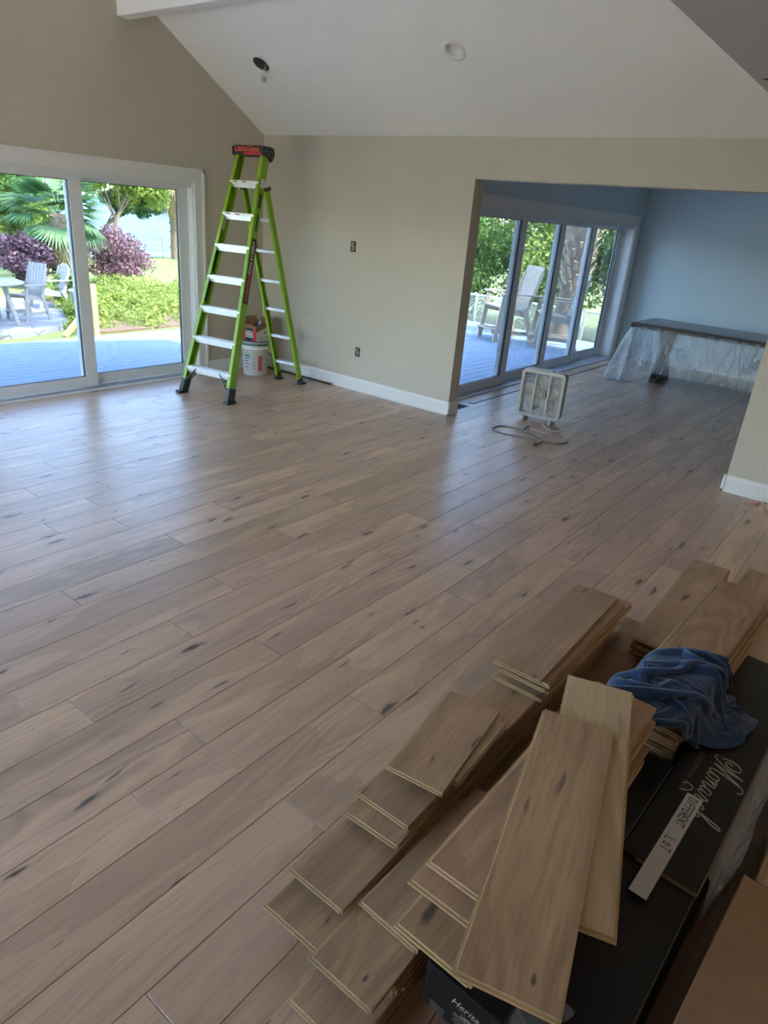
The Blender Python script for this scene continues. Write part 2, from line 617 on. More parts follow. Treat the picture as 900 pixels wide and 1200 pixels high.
import bmesh
bm = bmesh.new()
outer = [Vector((XB + 0.02, YF, ZC - SL * 0.02)), Vector((XB + 0.02, YL + 0.05, ZC - SL * 0.02)), Vector((XR, YL + 0.05, ZR)), Vector((XR, YF, ZR))]
edges = []
for loop in [outer, ring(LIGHTS[0], 0.066), ring(LIGHTS[1], 0.075)]:
    vv = [bm.verts.new(p) for p in loop]
    edges += [bm.edges.new((vv[i], vv[(i + 1) % len(vv)])) for i in range(len(vv))]
bmesh.ops.triangle_fill(bm, use_beauty=True, use_dissolve=False, edges=edges, normal=nrm)
me = bpy.data.meshes.new('ceiling')
bm.to_mesh(me); bm.free()
me.materials.append(M['ceiling'])
ceil = bpy.data.objects.new('ceiling', me)
COL.objects.link(ceil)
tag(ceil, kind='structure')
w = MB()
up = -nrm * 0.22
w.prism([(0, 0), (6.0, 0), (6.0, 5.7), (0, 5.7)], Vector((XB + 0.55, YF - 0.1, ZC - SL * 0.55)) + up, exs * ((XB + 0.55 - XR) / -exs.x / 6.0), (0, 1, 0), up * 0.5)
w.prism([(0, 0), (6.0, 0), (6.0, 5.7), (0, 5.7)], Vector((XF - 0.6, YF - 0.1, ZC - SL * 0.6)) + Vector((0, 0, 0.26)), Vector((XR - XF + 0.6, 0, SL * (XR - XF + 0.6))) / 6.0, (0, 1, 0), (0, 0, 0.12))
struct(w, 'roof', plain('grey_shingle', (0.16, 0.15, 0.14), 0.9))
w = MB()
w.prism([(XF, ZC), (XR, ZR), (XR, ZR + 0.1), (XF, ZC + 0.1)], (0, YF, 0), (1, 0, 0), (0, 0, 1), (0, YL + 0.05 - YF, 0))
struct(w, 'ceiling_slope', M['ceiling'])
struct(MB().box(XF - 0.1, XB + 0.01, YR - 0.1, YF, ZC, ZC + 0.12), 'ceiling_flat', M['drywall'])
struct(MB().box(XB + WT - 0.01, XE + 0.1, YR - 0.1, YA + 0.1, ZC, ZC + 0.12), 'ceiling_alcove', M['ceiling'])
struct(MB().box(XB - 0.2, XE + 0.7, YR - 0.5, YA + 0.40, 2.60, 2.74), 'roof_alcove', plain('grey_shingle_flat', (0.16, 0.15, 0.14), 0.9))
# white purlin beam under the slope
tag(MB().box(4.013, 4.13, YF, YL, 3.135, ZC + SL * (XB - 4.07) + 0.02).build('ceiling_beam', M['ceiling'], bevel=0.004), kind='structure')

# ---- baseboards
BH = 0.133
BPROF = [(0, 0), (0.020, 0), (0.020, 0.018), (0.014, 0.022), (0.014, BH - 0.025), (0.008, BH - 0.012), (0.006, BH), (0, BH)]


def baseboard(name, runs):
    mb = MB()
    for p, q, nx in runs:
        p, q, nx = Vector(p), Vector(q), Vector(nx)
        mb.prism(BPROF, p, nx, (0, 0, 1), q - p)
    return struct(mb, name, M['trim'])


baseboard('baseboard_back', [((XB, YO1 - 0.020, 0), (XB, YL, 0), (-1, 0, 0)), ((XB - 0.02, YO1, 0), (XB + WT, YO1, 0), (0, -1, 0))])
baseboard('baseboard_pier', [((XB, YR, 0), (XB, YO0 + 0.020, 0), (-1, 0, 0)), ((XB - 0.02, YO0, 0), (XB + WT, YO0, 0), (0, 1, 0))])
baseboard('baseboard_left', [((4.872, YL, 0), (XB, YL, 0), (0, -1, 0))])
baseboard('baseboard_end', [((XE, YR, 0), (XE, YA, 0), (-1, 0, 0)), ((10.98, YA, 0), (XE, YA, 0), (0, -1, 0))])

# ---- casings
def casing(name, d, y, left=True):
    """stepped flat casing round a slider opening on the wall face at y"""
    mb = MB()
    cw = 0.128
    def leg(xi, s):
        mb.box(min(xi, xi + s * cw), max(xi, xi + s * cw), y - 0.016, y, 0.0, d['z'] + cw)
        xo = xi + s * cw
        mb.box(min(xo, xo - s * 0.026), max(xo, xo - s * 0.026), y - 0.027, y - 0.016, 0.0, d['z'] + cw)
        mb.box(min(xi + s * 0.012, xi + s * 0.03), max(xi + s * 0.012, xi + s * 0.03), y - 0.021, y - 0.016, 0.0, d['z'] + 0.03)
    leg(d['x1'], 1)
    if left:
        leg(d['x0'], -1)
    mb.box(d['x0'] - (cw if left else 0), d['x1'] + cw, y - 0.0165, y, d['z'], d['z'] + cw)
    mb.box(d['x0'] - (cw if left else 0), d['x1'] + cw, y - 0.027, y - 0.0165, d['z'] + cw - 0.026, d['z'] + cw)
    mb.box(d['x0'] + 0.02, d['x1'] + 0.03, y - 0.0215, y - 0.0165, d['z'] + 0.012, d['z'] + 0.03)
    return struct(mb, name, M['trim'])


casing('trim_1', D1, YL)
casing('trim_2', D2, YA)


# ---- multi-panel sliding doors
def slider(name, d, y, ydepth, panels, ntrack):
    root = bpy.data.objects.new(name, None)
    COL.objects.link(root)
    root.location = ((d['x0'] + d['x1']) / 2, y + 0.1, 0)
    tag(root, kind='structure')
    f = MB()
    e = 0.012
    f.box(d['x1'] - e, d['x1'], y, y + ydepth, 0, d['z'])
    f.box(d['x0'], d['x0'] + e, y, y + ydepth, 0, d['z'])
    f.box(d['x0'], d['x1'], y, y + ydepth, d['z'] - e, d['z'])
    f.box(d['x0'] + e, d['x1'] - e, y + 0.012, y + ydepth, d['z'] - 0.045, d['z'] - e)
    f.build('jamb_frame', M['vinyl'], root)
    s = MB()
    s.box(d['x0'], d['x1'], y - 0.062, y + ydepth, -0.05, 0.018, 0)
    so = s.build('sill_track', M['vinyl'], root, bevel=0.003)
    pt = 0.044
    for i in range(2 * ntrack + 3):
        yy = y - 0.040 + i * 0.0262
        gr = MB()
        gr.box(d['x0'] + e, d['x1'] - e, yy, yy + 0.0125, 0.012, 0.0186)
        gr.build('track_groove', M['track'], so)
    for (x0, x1, tr) in panels:
        yy = y + 0.024 + tr * 0.052
        z0, z1 = 0.026, d['z'] - 0.018
        st, rb, rt = 0.118, 0.098, 0.058
        p = MB()
        p.box(x0, x0 + st, yy, yy + pt, z0, z1)
        p.box(x1 - st, x1, yy, yy + pt, z0, z1)
        p.box(x0 + st, x1 - st, yy, yy + pt, z0, z0 + rb)
        p.box(x0 + st, x1 - st, yy, yy + pt, z1 - rt, z1)
        po = p.build('door_panel', M['vinyl'], root, bevel=0.003)
        g = MB()
        g.box(x0 + st - 0.004, x1 - st + 0.004, yy + pt / 2 - 0.003, yy + pt / 2 + 0.003, z0 + rb - 0.004, z1 - rt + 0.004)
        pane = g.build('glass_pane', M['glass'], po)
        k = MB()
        for (a, b, c, dd) in ((x0 + st, x0 + st + 0.007, z0 + rb, z1 - rt), (x1 - st - 0.007, x1 - st, z0 + rb, z1 - rt),
                              (x0 + st, x1 - st, z0 + rb, z0 + rb + 0.006), (x0 + st, x1 - st, z1 - rt - 0.006, z1 - rt)):
            k.box(a, b, yy + 0.010, yy + pt - 0.010, c, dd)
        k.build('gasket', M['gasket'], po)
    return root


d1 = slider('door_1', D1, YL, 0.25, [(3.45, 4.732, 1), (2.36, 3.567, 0), (1.24, 2.45, 0), (0.07, 1.36, 1)], 3)
d2 = slider('door_2', D2, YA, 0.26, [(6.212, 7.470, 0), (7.352, 8.625, 1), (8.507, 9.745, 2), (9.627, 10.828, 3)], 4)
h = MB()
hp = [(6.300, YA + 0.02, 0.83)] + [(6.300, YA - 0.035 * math.sin(t) - 0.005, 0.96 - 0.12 * math.cos(t)) for t in [0.25 + i * 0.26 for i in range(11)]] + [(6.300, YA + 0.02, 1.09)]
h.tube(hp, 0.009, 8)
h.build('pull_handle', M['black_plastic'], d2)
portal('portal_door_1', ((D1['x0'] + D1['x1']) / 2, YLo + 0.02, 0.95), 4.7, 1.95, (0, -1, 0))
portal('portal_door_2', ((D2['x0'] + D2['x1']) / 2, YAo + 0.02, 0.95), 4.65, 1.95, (0, -1, 0))
for a, b in bw:
    portal('portal_fill_window', (XF - 0.22, (a + b) / 2, 1.325), b - a, 2.05, (1, 0, 0))
wcount = 0
for a, b in bw:  # frame and pane of the added opening that lets in fill light
    wcount += 1
    f = MB()
    for (p, q) in ((a, a + 0.06), (b - 0.06, b), ((a + b) / 2 - 0.03, (a + b) / 2 + 0.03)):
        f.box(XF - 0.12, XF - 0.05, p, q, 0.3, 2.35)
    f.box(XF - 0.12, XF - 0.05, a, b, 0.3, 0.36); f.box(XF - 0.12, XF - 0.05, a, b, 2.29, 2.35)
    fo = struct(f, 'fill_window_%d' % wcount, M['vinyl'])
    MB().box(XF - 0.09, XF - 0.085, a + 0.05, b - 0.05, 0.35, 2.30).build('glass_pane', M['clear_glass'], fo)

# warm fill lights added out of view, set in the flat ceiling
M['fill_glow'] = None
bgl = NB('warm_fill_diffuser')
M['fill_glow'] = bgl.done(bgl.n('Emission', Color=C(1.0, 0.80, 0.58), Strength=9.0).outputs[0])
for (lx, ly) in ((-0.9, -1.4), (0.9, -2.2), (2.6, -1.6), (4.3, -1.6)):
    lt = thing('fill_downlight', (lx, ly, ZC), 'added round fill light in the grey flat ceiling, out of view', 'light', 'added fill lights')
    m_ = MB(); m_.lathe([(0.085, -0.001), (0.088, -0.006), (0.105, -0.006), (0.108, 0.0)], 24, (lx, ly, ZC)); m_.build('trim_ring', M['trim'], lt)
    m_ = MB(); m_.lathe([(0.0005, -0.003), (0.086, -0.003)], 24, (lx, ly, ZC)); m_.build('diffuser', M['fill_glow'], lt)

# ================================================================== INTERIOR OBJECTS
M['green'] = plain('green_fibreglass', (0.235, 0.42, 0.018), 0.38, var=0.08)
M['orange'] = plain('orange_print', (0.75, 0.10, 0.03), 0.5)
M['red'] = plain('red_print', (0.55, 0.03, 0.035), 0.5)
M['white_print'] = plain('white_print', (0.8, 0.8, 0.78), 0.5)
M['grey_print'] = plain('grey_print', (0.30, 0.31, 0.31), 0.6)
M['card'] = plain('brown_cardboard', (0.27, 0.165, 0.088), 0.8, var=0.08, bump=0.1)
M['card_white'] = plain('cream_printed_card', (0.66, 0.62, 0.55), 0.6, var=0.03)
M['steel'] = plain('galvanised_steel', (0.45, 0.45, 0.45), 0.4, 0.8)
M['copper'] = plain('copper_wire', (0.55, 0.25, 0.12), 0.4, 0.7)
M['dark_hole'] = plain('dark_recess', (0.03, 0.03, 0.032), 0.8)
M['fan_plastic'] = plain('putty_white_plastic', (0.50, 0.475, 0.45), 0.45, var=0.03)

# ---------------------------------------------------------------- step ladder
lad = thing('step_ladder', (4.70, 5.35, 0), 'tall green fibreglass step ladder with aluminium steps standing by the corner', 'ladder')
FL, FR = V(4.087, 5.627, 0.0), V(4.181, 5.018, 0.0)
CL, CR = V(4.800, 5.570, 2.215), V(4.848, 5.262, 2.215)
wdir = (FR - FL).normalized()
axd = V(0.988, 0.153, 0)
for p, q, s in ((FL, CL, 1), (FR, CR, -1)):
    t = (q - p).normalized()
    dep = (axd - t * axd.dot(t)).normalized()       # through the rail, away from the climber
    acr = wdir * s                                  # towards the other rail
    a = p + t * 0.02
    r = MB()
    r.bar(a + dep * 0.043, q + dep * 0.043, 0.006, 0.086, dep)
    r.bar(a + acr * 0.017, q + acr * 0.017, 0.034, 0.006, dep)
    r.bar(a + dep * 0.086 + acr * 0.017, q + dep * 0.086 + acr * 0.017, 0.034, 0.006, dep)
    ro = r.build('front_rail', M['green'], lad)
    # printed decals along the web
    out = -acr
    if s < 0:
        lo, hi = 0.96, 1.56
        base = p + dep * 0.043 + out * 0.0036
        d = MB()
        d.bar(base + t * lo, base + t * hi, 0.0012, 0.070, dep)
        dk = d.build('decal', M['black_plastic'], ro)
        text_part('lettering', 'LittleGiant', 0.060, M['orange'], base + t * 1.115 + out * 0.0011, t, -dep, dk, bold=0.001)
        text_part('lettering', 'KING KOMBO', 0.047, M['white_print'], base + t * 1.385 + out * 0.0011, t, -dep, dk, bold=0.0008)
        d = MB()
        d.bar(base + t * 1.63, base + t * 1.79, 0.0012, 0.022, dep)
        d.build('decal', M['black_plastic'], ro)
        d = MB()
        d.bar(base + t * 1.84, base + t * 1.97, 0.0012, 0.036, dep)
        d.build('decal', M['black_plastic'], ro)
        text_part('lettering', '!', 0.05, M['red'], base + t * 1.955 + out * 0.0011, dep, t, ro)
    else:
        base = p + dep * 0.043 + acr * 0.0036
        d = MB()
        d.bar(base + t * 0.93, base + t * 1.20, 0.0012, 0.055, dep)
        d.bar(base + t * 1.22, base + t * 1.47, 0.0012, 0.055, dep)
        d.build('decal', M['black_plastic'], ro)
        d = MB()
        d.bar(base + t * 1.62, base + t * 1.80, 0.0012, 0.06, dep)
        d.build('decal', M['white_print'], ro)
    # boots
    f = MB()
    f.bar(p + dep * 0.043 + acr * 0.012, p + t * 0.155 + dep * 0.043 + acr * 0.012, 0.044, 0.098, dep)
    f.box(p.x - 0.02, p.x + 0.085, p.y - 0.035, p.y + 0.035, 0.0, 0.028)
    fo = f.build('foot', M['black_plastic'], lad, bevel=0.006)
    # knee brace lattice
    st1 = p + t * 0.27
    k = MB()
    e0, e1 = p + t * 0.13 + acr * 0.03, p + t * 0.275 + acr * 0.15
    for off in (0.0, 0.055):
        k.bar(e0 + dep * off, e1 + dep * off, 0.008, 0.012, dep)
    for i in range(5):
        u0 = e0.lerp(e1, i / 5); u1 = e0.lerp(e1, (i + 1) / 5)
        k.bar(u0, u1 + dep * 0.055, 0.007, 0.007, dep)
    k.build('knee_brace', M['black_plastic'], lad)
steps_s = [0.280 + 0.2975 * i for i in range(7)]
for i, ss in enumerate(steps_s):
    tl = (CL - FL).normalized(); tr = (CR - FR).normalized()
    a = FL + tl * ss + wdir * 0.006; b = FR + tr * ss - wdir * 0.006
    st = MB()
    fw = axd * 0.001
    st.bar(a + axd * 0.040 - V(0, 0, 0.003), b + axd * 0.040 - V(0, 0, 0.003), 0.092, 0.006, (0, 0, 1))
    st.bar(a - axd * 0.006 - V(0, 0, 0.018), b - axd * 0.006 - V(0, 0, 0.018), 0.005, 0.030, (0, 0, 1))
    st.bar(a + axd * 0.084 - V(0, 0, 0.024), b + axd * 0.084 - V(0, 0, 0.024), 0.005, 0.042, (0, 0, 1))
    st.bar(a + axd * 0.004 - V(0, 0, 0.034), b + axd * 0.004 - V(0, 0, 0.034), 0.020, 0.005, (0, 0, 1))
    st.bar(a + axd * 0.012 - V(0, 0, 0.047), b + axd * 0.012 - V(0, 0, 0.047), 0.005, 0.026, (0, 0, 1))
    for q in range(4):
        st.bar(a + axd * (0.008 + q * 0.02) + V(0, 0, 0.001), b + axd * (0.008 + q * 0.02) + V(0, 0, 0.001), 0.008, 0.003, (0, 0, 1))
    so = st.build('step', M['alu'], lad)
    if i >= 5:
        c = a.lerp(b, 0.3) - axd * 0.0095 - V(0, 0, 0.018)
        d = MB()
        d.bar(a.lerp(b, 0.06) - axd * 0.009 - V(0, 0, 0.010), a.lerp(b, 0.9) - axd * 0.009 - V(0, 0, 0.010), 0.001, 0.013, (0, 0, 1))
        dd = d.build('warning_strip', M['white_print'], so)
        for u in (0.12, 0.42):
            d = MB()
            d.bar(a.lerp(b, u) - axd * 0.0097 - V(0, 0, 0.010), a.lerp(b, u + 0.14) - axd * 0.0097 - V(0, 0, 0.010), 0.001, 0.010, (0, 0, 1))
            d.build('warning_mark', M['red'], so)
# top cap
up = V(0, 0, 1)
cm = (CL + CR) / 2
cap = MB()
c0 = cm + axd * 0.040 + up * 0.012
cap.obox(c0, wdir * 0.172, axd * 0.075, up * 0.040)
cap.obox(cm + axd * 0.125 + up * 0.000, wdir * 0.155, axd * 0.022, up * 0.035)
capo = cap.build('top_cap', M['black_plastic'], lad, bevel=0.008)
text_part('lettering', 'LittleGiant', 0.068, M['orange'], c0 - axd * 0.0765 + up * 0.008 - wdir * 0.012, wdir, up, capo, bold=0.0012)
b = MB()
b.obox(c0 - axd * 0.0765 - up * 0.028 + wdir * 0.03, wdir * 0.075, axd * 0.0008, up * 0.010)
b.obox(c0 - axd * 0.0765 - up * 0.028 + wdir * 0.135, wdir * 0.022, axd * 0.0008, up * 0.010)
b.build('logo_strip', M['red'], capo)
for s in (-1, 1):
    sp = MB()
    sp.prism([(-0.085, 0.028), (0.085, 0.028), (0.092, -0.02), (0.075, -0.065), (0.03, -0.095), (-0.01, -0.050), (-0.08, -0.045)],
             c0 + wdir * (s * 0.172), axd, up, wdir * (s * 0.010))
    po = sp.build('cap_plate', M['black_plastic'], lad, bevel=0.003)
    for (u, vv) in ((-0.04, 0.0), (0.045, 0.0), (0.0, -0.03), (0.055, -0.055)):
        cc = c0 + wdir * (s * 0.182) + axd * u + up * vv
        rv = MB()
        rv.tube([cc, cc + wdir * (s * 0.004)], 0.006, 8)
        rv.build('rivet', M['steel'], po)
# rear section
RL, RR = V(5.340, 5.527, 0.0), V(5.386, 5.213, 0.0)
TL, TR = V(4.815, 5.500, 1.905), V(4.855, 5.212, 1.905)
for p, q, s in ((RL, TL, 1), (RR, TR, -1)):
    t = (q - p).normalized()
    dep = (axd - t * axd.dot(t)).normalized()
    acr = wdir * s
    a = p + t * 0.03
    r = MB()
    r.bar(a, q, 0.005, 0.060, dep)
    r.bar(a - dep * 0.029 + acr * 0.012, q - dep * 0.029 + acr * 0.012, 0.026, 0.005, dep)
    r.bar(a + dep * 0.029 + acr * 0.012, q + dep * 0.029 + acr * 0.012, 0.026, 0.005, dep)
    ro = r.build('rear_rail', M['green'], lad)
    e = MB()
    e.bar(q - t * 0.01, q + t * 0.02, 0.034, 0.066, dep)
    e.build('rail_end_cap', M['black_plastic'], ro)
    f = MB()
    f.bar(p + up * 0.012 + acr * 0.008, p + t * 0.065 + acr * 0.008, 0.038, 0.068, dep)
    f.box(p.x - 0.045, p.x + 0.05, p.y - 0.028, p.y + 0.028, 0.0, 0.022)
    f.build('foot', M['black_plastic'], lad, bevel=0.005)
    hg = MB()
    fr = (FL if s > 0 else FR).lerp(CL if s > 0 else CR, 0.885)
    hg.bar(fr + axd * 0.01 - acr * 0.010, fr + axd * 0.095 - acr * 0.010 - up * 0.03, 0.006, 0.075, up)
    hg.bar(fr + axd * 0.09 - acr * 0.006 - up * 0.02, q + up * 0.0 - acr * 0.004, 0.006, 0.05, axd)
    hg.build('hinge_bracket', M['alu'], lad)
for i in range(6):
    z = 0.215 + 0.285 * i
    a = RL.lerp(TL, z / 1.905) + wdir * 0.004; b = RR.lerp(TR, z / 1.905) - wdir * 0.004
    rg = MB()
    rg.bar(a, b, 0.034, 0.030, up)
    rg.bar(a - axd * 0.020 + up * 0.009, b - axd * 0.020 + up * 0.009, 0.008, 0.010, up)
    rg.build('rung', M['alu'], lad, bevel=0.004)

# ---------------------------------------------------------------- bucket and the open carton on its lid
bx, by = 5.300, 5.865
bk = thing('plastic_bucket', (bx, by, 0), 'white plastic compound bucket with green-rimmed lid behind the ladder', 'bucket')
b = MB()
b.lathe([(0.0, 0.0), (0.126, 0.0), (0.132, 0.006), (0.147, 0.29), (0.153, 0.292), (0.153, 0.30), (0.148, 0.302), (0.149, 0.33), (0.155, 0.332), (0.155, 0.34)], 32, (bx, by, 0))
bo = b.build('body', M['white_plastic'], bk)
b = MB(); b.lathe([(0.156, 0.338), (0.158, 0.345), (0.158, 0.352), (0.156, 0.356)], 32, (bx, by, 0)); b.build('rim_band', plain('green_rim', (0.02, 0.16, 0.06), 0.5), bk)
b = MB(); b.lathe([(0.157, 0.356), (0.160, 0.362), (0.160, 0.376), (0.150, 0.381), (0.146, 0.375), (0.0, 0.375)], 32, (bx, by, 0)); b.build('lid', plain('grey_lid', (0.33, 0.34, 0.36), 0.45), bk)


def arc_panel(name, mat, a0, a1, z0, z1, parent, k=0.0012):
    m = MB()
    n = 8
    vs = []
    for i in range(n + 1):
        a = math.radians(a0 + (a1 - a0) * i / n)
        for z in (z0, z1):
            r = 0.132 + (z - 0.006) * 0.0528 + k
            vs.append((bx + r * math.cos(a), by + r * math.sin(a), z))
    m.add(vs, [(2 * i, 2 * i + 2, 2 * i + 3, 2 * i + 1) for i in range(n)], 0, True)
    return m.build(name, mat, parent)


FA = math.degrees(math.atan2(-by, -bx))     # towards the viewer
lb = arc_panel('label', plain('label_paper', (0.62, 0.62, 0.60), 0.6), FA - 20, FA + 12, 0.06, 0.225, bo)
for i in range(11):
    z = 0.215 - i * 0.0135
    arc_panel('text_line', M['grey_print'], FA - 18, FA + 8 - (i * 7 % 5) * 1.6, z - 0.006, z, lb, 0.0022)
rp = arc_panel('label', M['red'], FA + 14, FA + 32, 0.06, 0.225, bo)
for i in range(8):
    arc_panel('text_line', M['white_print'], FA + 16, FA + 30, 0.205 - i * 0.018, 0.208 - i * 0.018, rp, 0.0022)
for i in range(4):
    arc_panel('text_line', M['grey_print'], FA - 50, FA - 25 - (i % 2) * 6, 0.19 - i * 0.033, 0.205 - i * 0.033, bo, 0.0022)
arc_panel('label', plain('green_label', (0.03, 0.22, 0.09), 0.5), FA - 50, FA - 24, 0.215, 0.235, bo)
for s in (-1, 1):
    e = MB()
    a = math.radians(FA + s * 88)
    c = V(bx + 0.156 * math.cos(a), by + 0.156 * math.sin(a), 0.27)
    e.obox(c, V(math.cos(a), math.sin(a), 0) * 0.010, V(-math.sin(a), math.cos(a), 0) * 0.02, V(0, 0, 0.022))
    e.build('handle_ear', M['white_plastic'], bk, bevel=0.004)

# box, seen corner-on
cz0, cz1 = 0.382, 0.545
cbx = thing('cardboard_box', (bx, by, cz0), 'open printed cardboard box of supplies sitting on the bucket lid', 'box')
u = V(math.cos(math.radians(-30)), math.sin(math.radians(-30)), 0)    # long face direction
wv = V(-u.y, u.x, 0)
cc = V(bx + 0.02, by - 0.01, 0)
hu, hw = 0.100, 0.118
u = V(0.05, -1.0, 0).normalized(); wv = V(1.0, 0.05, 0).normalized()
b = MB()
th = 0.004
for sgn in (-1, 1):
    b.obox(cc + u * (sgn * hu) + up * ((cz0 + cz1) / 2), u * th / 2, wv * hw, up * (cz1 - cz0) / 2)
    b.obox(cc + wv * (sgn * hw) + up * ((cz0 + cz1) / 2), u * hu, wv * th / 2, up * (cz1 - cz0) / 2)
b.obox(cc + up * (cz0 + 0.003), u * hu, wv * hw, up * 0.003)
bd = b.build('box_body', M['card'], cbx)
zc = (cz0 + cz1) / 2
for (d, h, off, mt) in ((u * hu, hu, 0, None),):
    pass
pn = MB(); pn.obox(cc - wv * (hw + 0.003) + up * (zc - 0.012), u * hu, wv * 0.001, up * 0.068); pn.build('printed_panel', M['black_plastic'], bd)
for s in (-0.8, 0.8):
    pn = MB(); pn.obox(cc - wv * (hw + 0.0042) + u * (s * hu) + up * (zc - 0.012), u * hu * 0.2, wv * 0.001, up * 0.068); pn.build('printed_panel', M['red'], bd)
text_part('lettering', 'DDD', 0.05, M['white_print'], cc - wv * (hw + 0.0046) + up * (zc + 0.005), u, up, bd, bold=0.001)
text_part('lettering', 'DDD', 0.05, M['white_print'], cc - wv * (hw + 0.0046) + up * (zc - 0.03), u, up, bd, bold=0.001)
pn = MB()
pn.prism([(-hw, -0.08), (hw, -0.08), (hw, 0.085), (-hw, 0.015)], cc + u * (hu + 0.003) + up * zc, wv, up, u * 0.001)
pn.build('printed_panel', M['card_white'], bd)
text_part('lettering', 'N', 0.055, M['black_plastic'], cc + u * (hu + 0.0045) + up * (zc + 0.01) + wv * 0.01, wv, up, bd, shear=0.3, bold=0.001)
for i in range(3):
    pn = MB(); pn.obox(cc + u * (hu + 0.0045) + wv * 0.01 + up * (zc - 0.035 - i * 0.012), u * 0.0004, wv * 0.075, up * 0.003); pn.build('text_line', M['grey_print'], bd)
for (base, dirn, half, lift, nm) in ((-wv * hw, -wv, u * hu, 0.35, 'flap'), (wv * hw, wv, u * hu, 0.9, 'flap'), (-u * hu, -u, wv * hw, 1.1, 'flap'), (u * hu, u, wv * hw, 0.55, 'flap')):
    fl = MB()
    dd = (dirn * math.cos(lift) + up * math.sin(lift)) * 0.09
    p0 = cc + base + up * cz1
    n = dd.cross(half).normalized() * 0.002
    fl.add([p0 - half - n, p0 + half - n, p0 + half + dd - n, p0 - half + dd - n, p0 - half + n, p0 + half + n, p0 + half + dd + n, p0 - half + dd + n],
           [(0, 1, 2, 3), (7, 6, 5, 4), (0, 4, 5, 1), (1, 5, 6, 2), (2, 6, 7, 3), (3, 7, 4, 0)])
    fl.build(nm, M['card'], bd)
for i, (du, dw, mt, r) in enumerate(((-0.03, -0.05, 'orange', 0.022), (0.01, 0.03, 'white_plastic', 0.026), (0.045, -0.03, 'blue_print', 0.02), (-0.05, 0.06, 'black_plastic', 0.02))):
    if mt not in M:
        M[mt] = plain(mt, (0.05, 0.17, 0.5), 0.5)
    c = cc + u * du + wv * dw
    q = MB()
    q.lathe([(0, cz0 + 0.006), (r, cz0 + 0.006), (r, cz1 - 0.01), (r * 0.4, cz1 + 0.012), (r * 0.35, cz1 + 0.045), (0, cz1 + 0.045)], 14, (c.x, c.y, 0))
    o = q.build('supply_tube', M[mt], None, loc=(c.x, c.y, cz0 + 0.006))
    tag(o, ['orange capped tube inside the open box on the bucket', 'white tube inside the open box on the bucket', 'blue tube inside the open box on the bucket', 'black tube inside the open box on the bucket'][i], 'tube', 'tubes in the supply box')

# ---------------------------------------------------------------- dark strip by the baseboard, floor register, expansion groove
o = MB().box(XB - 0.062, XB - 0.022, 5.00, 6.02, 0.0, 0.016).build('threshold_strip', M['rust'], None, loc=(XB - 0.04, 5.5, 0), bevel=0.003)
tag(o, 'narrow dark bronze metal strip lying along the beige wall baseboard', 'strip')
o = MB().box(5.93, 6.17, 3.545, 3.645, -0.002, 0.0015).build('floor_vent', M['dark_hole'], None, loc=(6.05, 3.6, 0))
tag(o, 'small black open floor vent cut beside the wall end', 'vent')
f = MB()
for a, b_, c, d in ((5.915, 6.185, 3.53, 3.545), (5.915, 6.185, 3.645, 3.66), (5.915, 5.93, 3.545, 3.645), (6.17, 6.185, 3.545, 3.645)):
    f.box(a, b_, c, d, 0, 0.003)
f.build('vent_rim', M['oak_raw'], o)
f = MB()
f.box(6.31, 10.9, 3.555, 3.575, 0.0, 0.005)
f.box(6.31, 6.33, 3.575, 3.62, 0.0, 0.005)
tag(f.build('cable', M['black_plastic'], None, loc=(8.6, 3.56, 0), bevel=0.002), 'thin black cable laid along the alcove slider sill', 'cable')

# ---------------------------------------------------------------- box fan
fn = thing('box_fan', (6.30, 2.79, 0), 'white square box fan standing on the floor before the alcove slider', 'fan')
P0 = V(6.200, 2.990, 0.045)
fu = V(0.150, -0.989, 0).normalized()
fb = V(0.989, 0.150, 0)
FW, FH, FD = 0.435, 0.465, 0.115


def fp(x, z, y=0.0):
    return P0 + fu * x + fb * y + up * z


def rrect(hx, hz, r, n=5):
    pts = []
    for cx, cz, a0 in ((hx - r, hz - r, 0), (-hx + r, hz - r, 90), (-hx + r, -hz + r, 180), (hx - r, -hz + r, 270)):
        for i in range(n + 1):
            a = math.radians(a0 + 90 * i / n)
            pts.append((cx + r * math.cos(a), cz + r * math.sin(a)))
    return pts


sh = MB()
outer_p = rrect(FW / 2, FH / 2, 0.045)
inner_p = rrect(FW / 2 - 0.026, FH / 2 - 0.026, 0.03)
n = len(outer_p)
vs = []
for y, pts in ((0.004, outer_p), (FD, outer_p), (0.0, inner_p), (FD, inner_p)):
    vs += [fp(FW / 2 + x, FH / 2 + z, y) for x, z in pts]
fs = []
for i in range(n):
    j = (i + 1) % n
    fs += [(i, j, n + j, n + i), (2 * n + i, 3 * n + i, 3 * n + j, 2 * n + j), (i, 2 * n + i, 2 * n + j, j), (n + i, n + j, 3 * n + j, 3 * n + i)]
sh.add(vs, fs, 0)
sh.build('housing', M['fan_plastic'], fn)
for y, nm in ((0.006, 'front_grille'), (FD - 0.008, 'rear_grille')):
    g = MB()
    for i in range(19):
        x = 0.03 + (FW - 0.06) * i / 18
        g.bar(fp(x, 0.022, y), fp(x, FH - 0.022, y), 0.0028, 0.004, fb)
    for i in range(13):
        z = 0.03 + (FH - 0.06) * i / 12
        g.bar(fp(0.022, z, y), fp(FW - 0.022, z, y), 0.0025, 0.004, fb)
    for x in (0.147, 0.288):
        g.bar(fp(x, 0.02, y - 0.002), fp(x, FH - 0.02, y - 0.002), 0.014, 0.008, fb)
    g.build(nm, M['fan_plastic'], fn)
hub = fp(FW / 2, FH / 2, 0.05)
g = MB()
g.tube([hub - fb * 0.043, hub - fb * 0.02, hub + fb * 0.03], [0.050, 0.052, 0.052], 20)
ho = g.build('hub', plain('hub_plastic', (0.36, 0.33, 0.27), 0.6), fn)
g = MB()
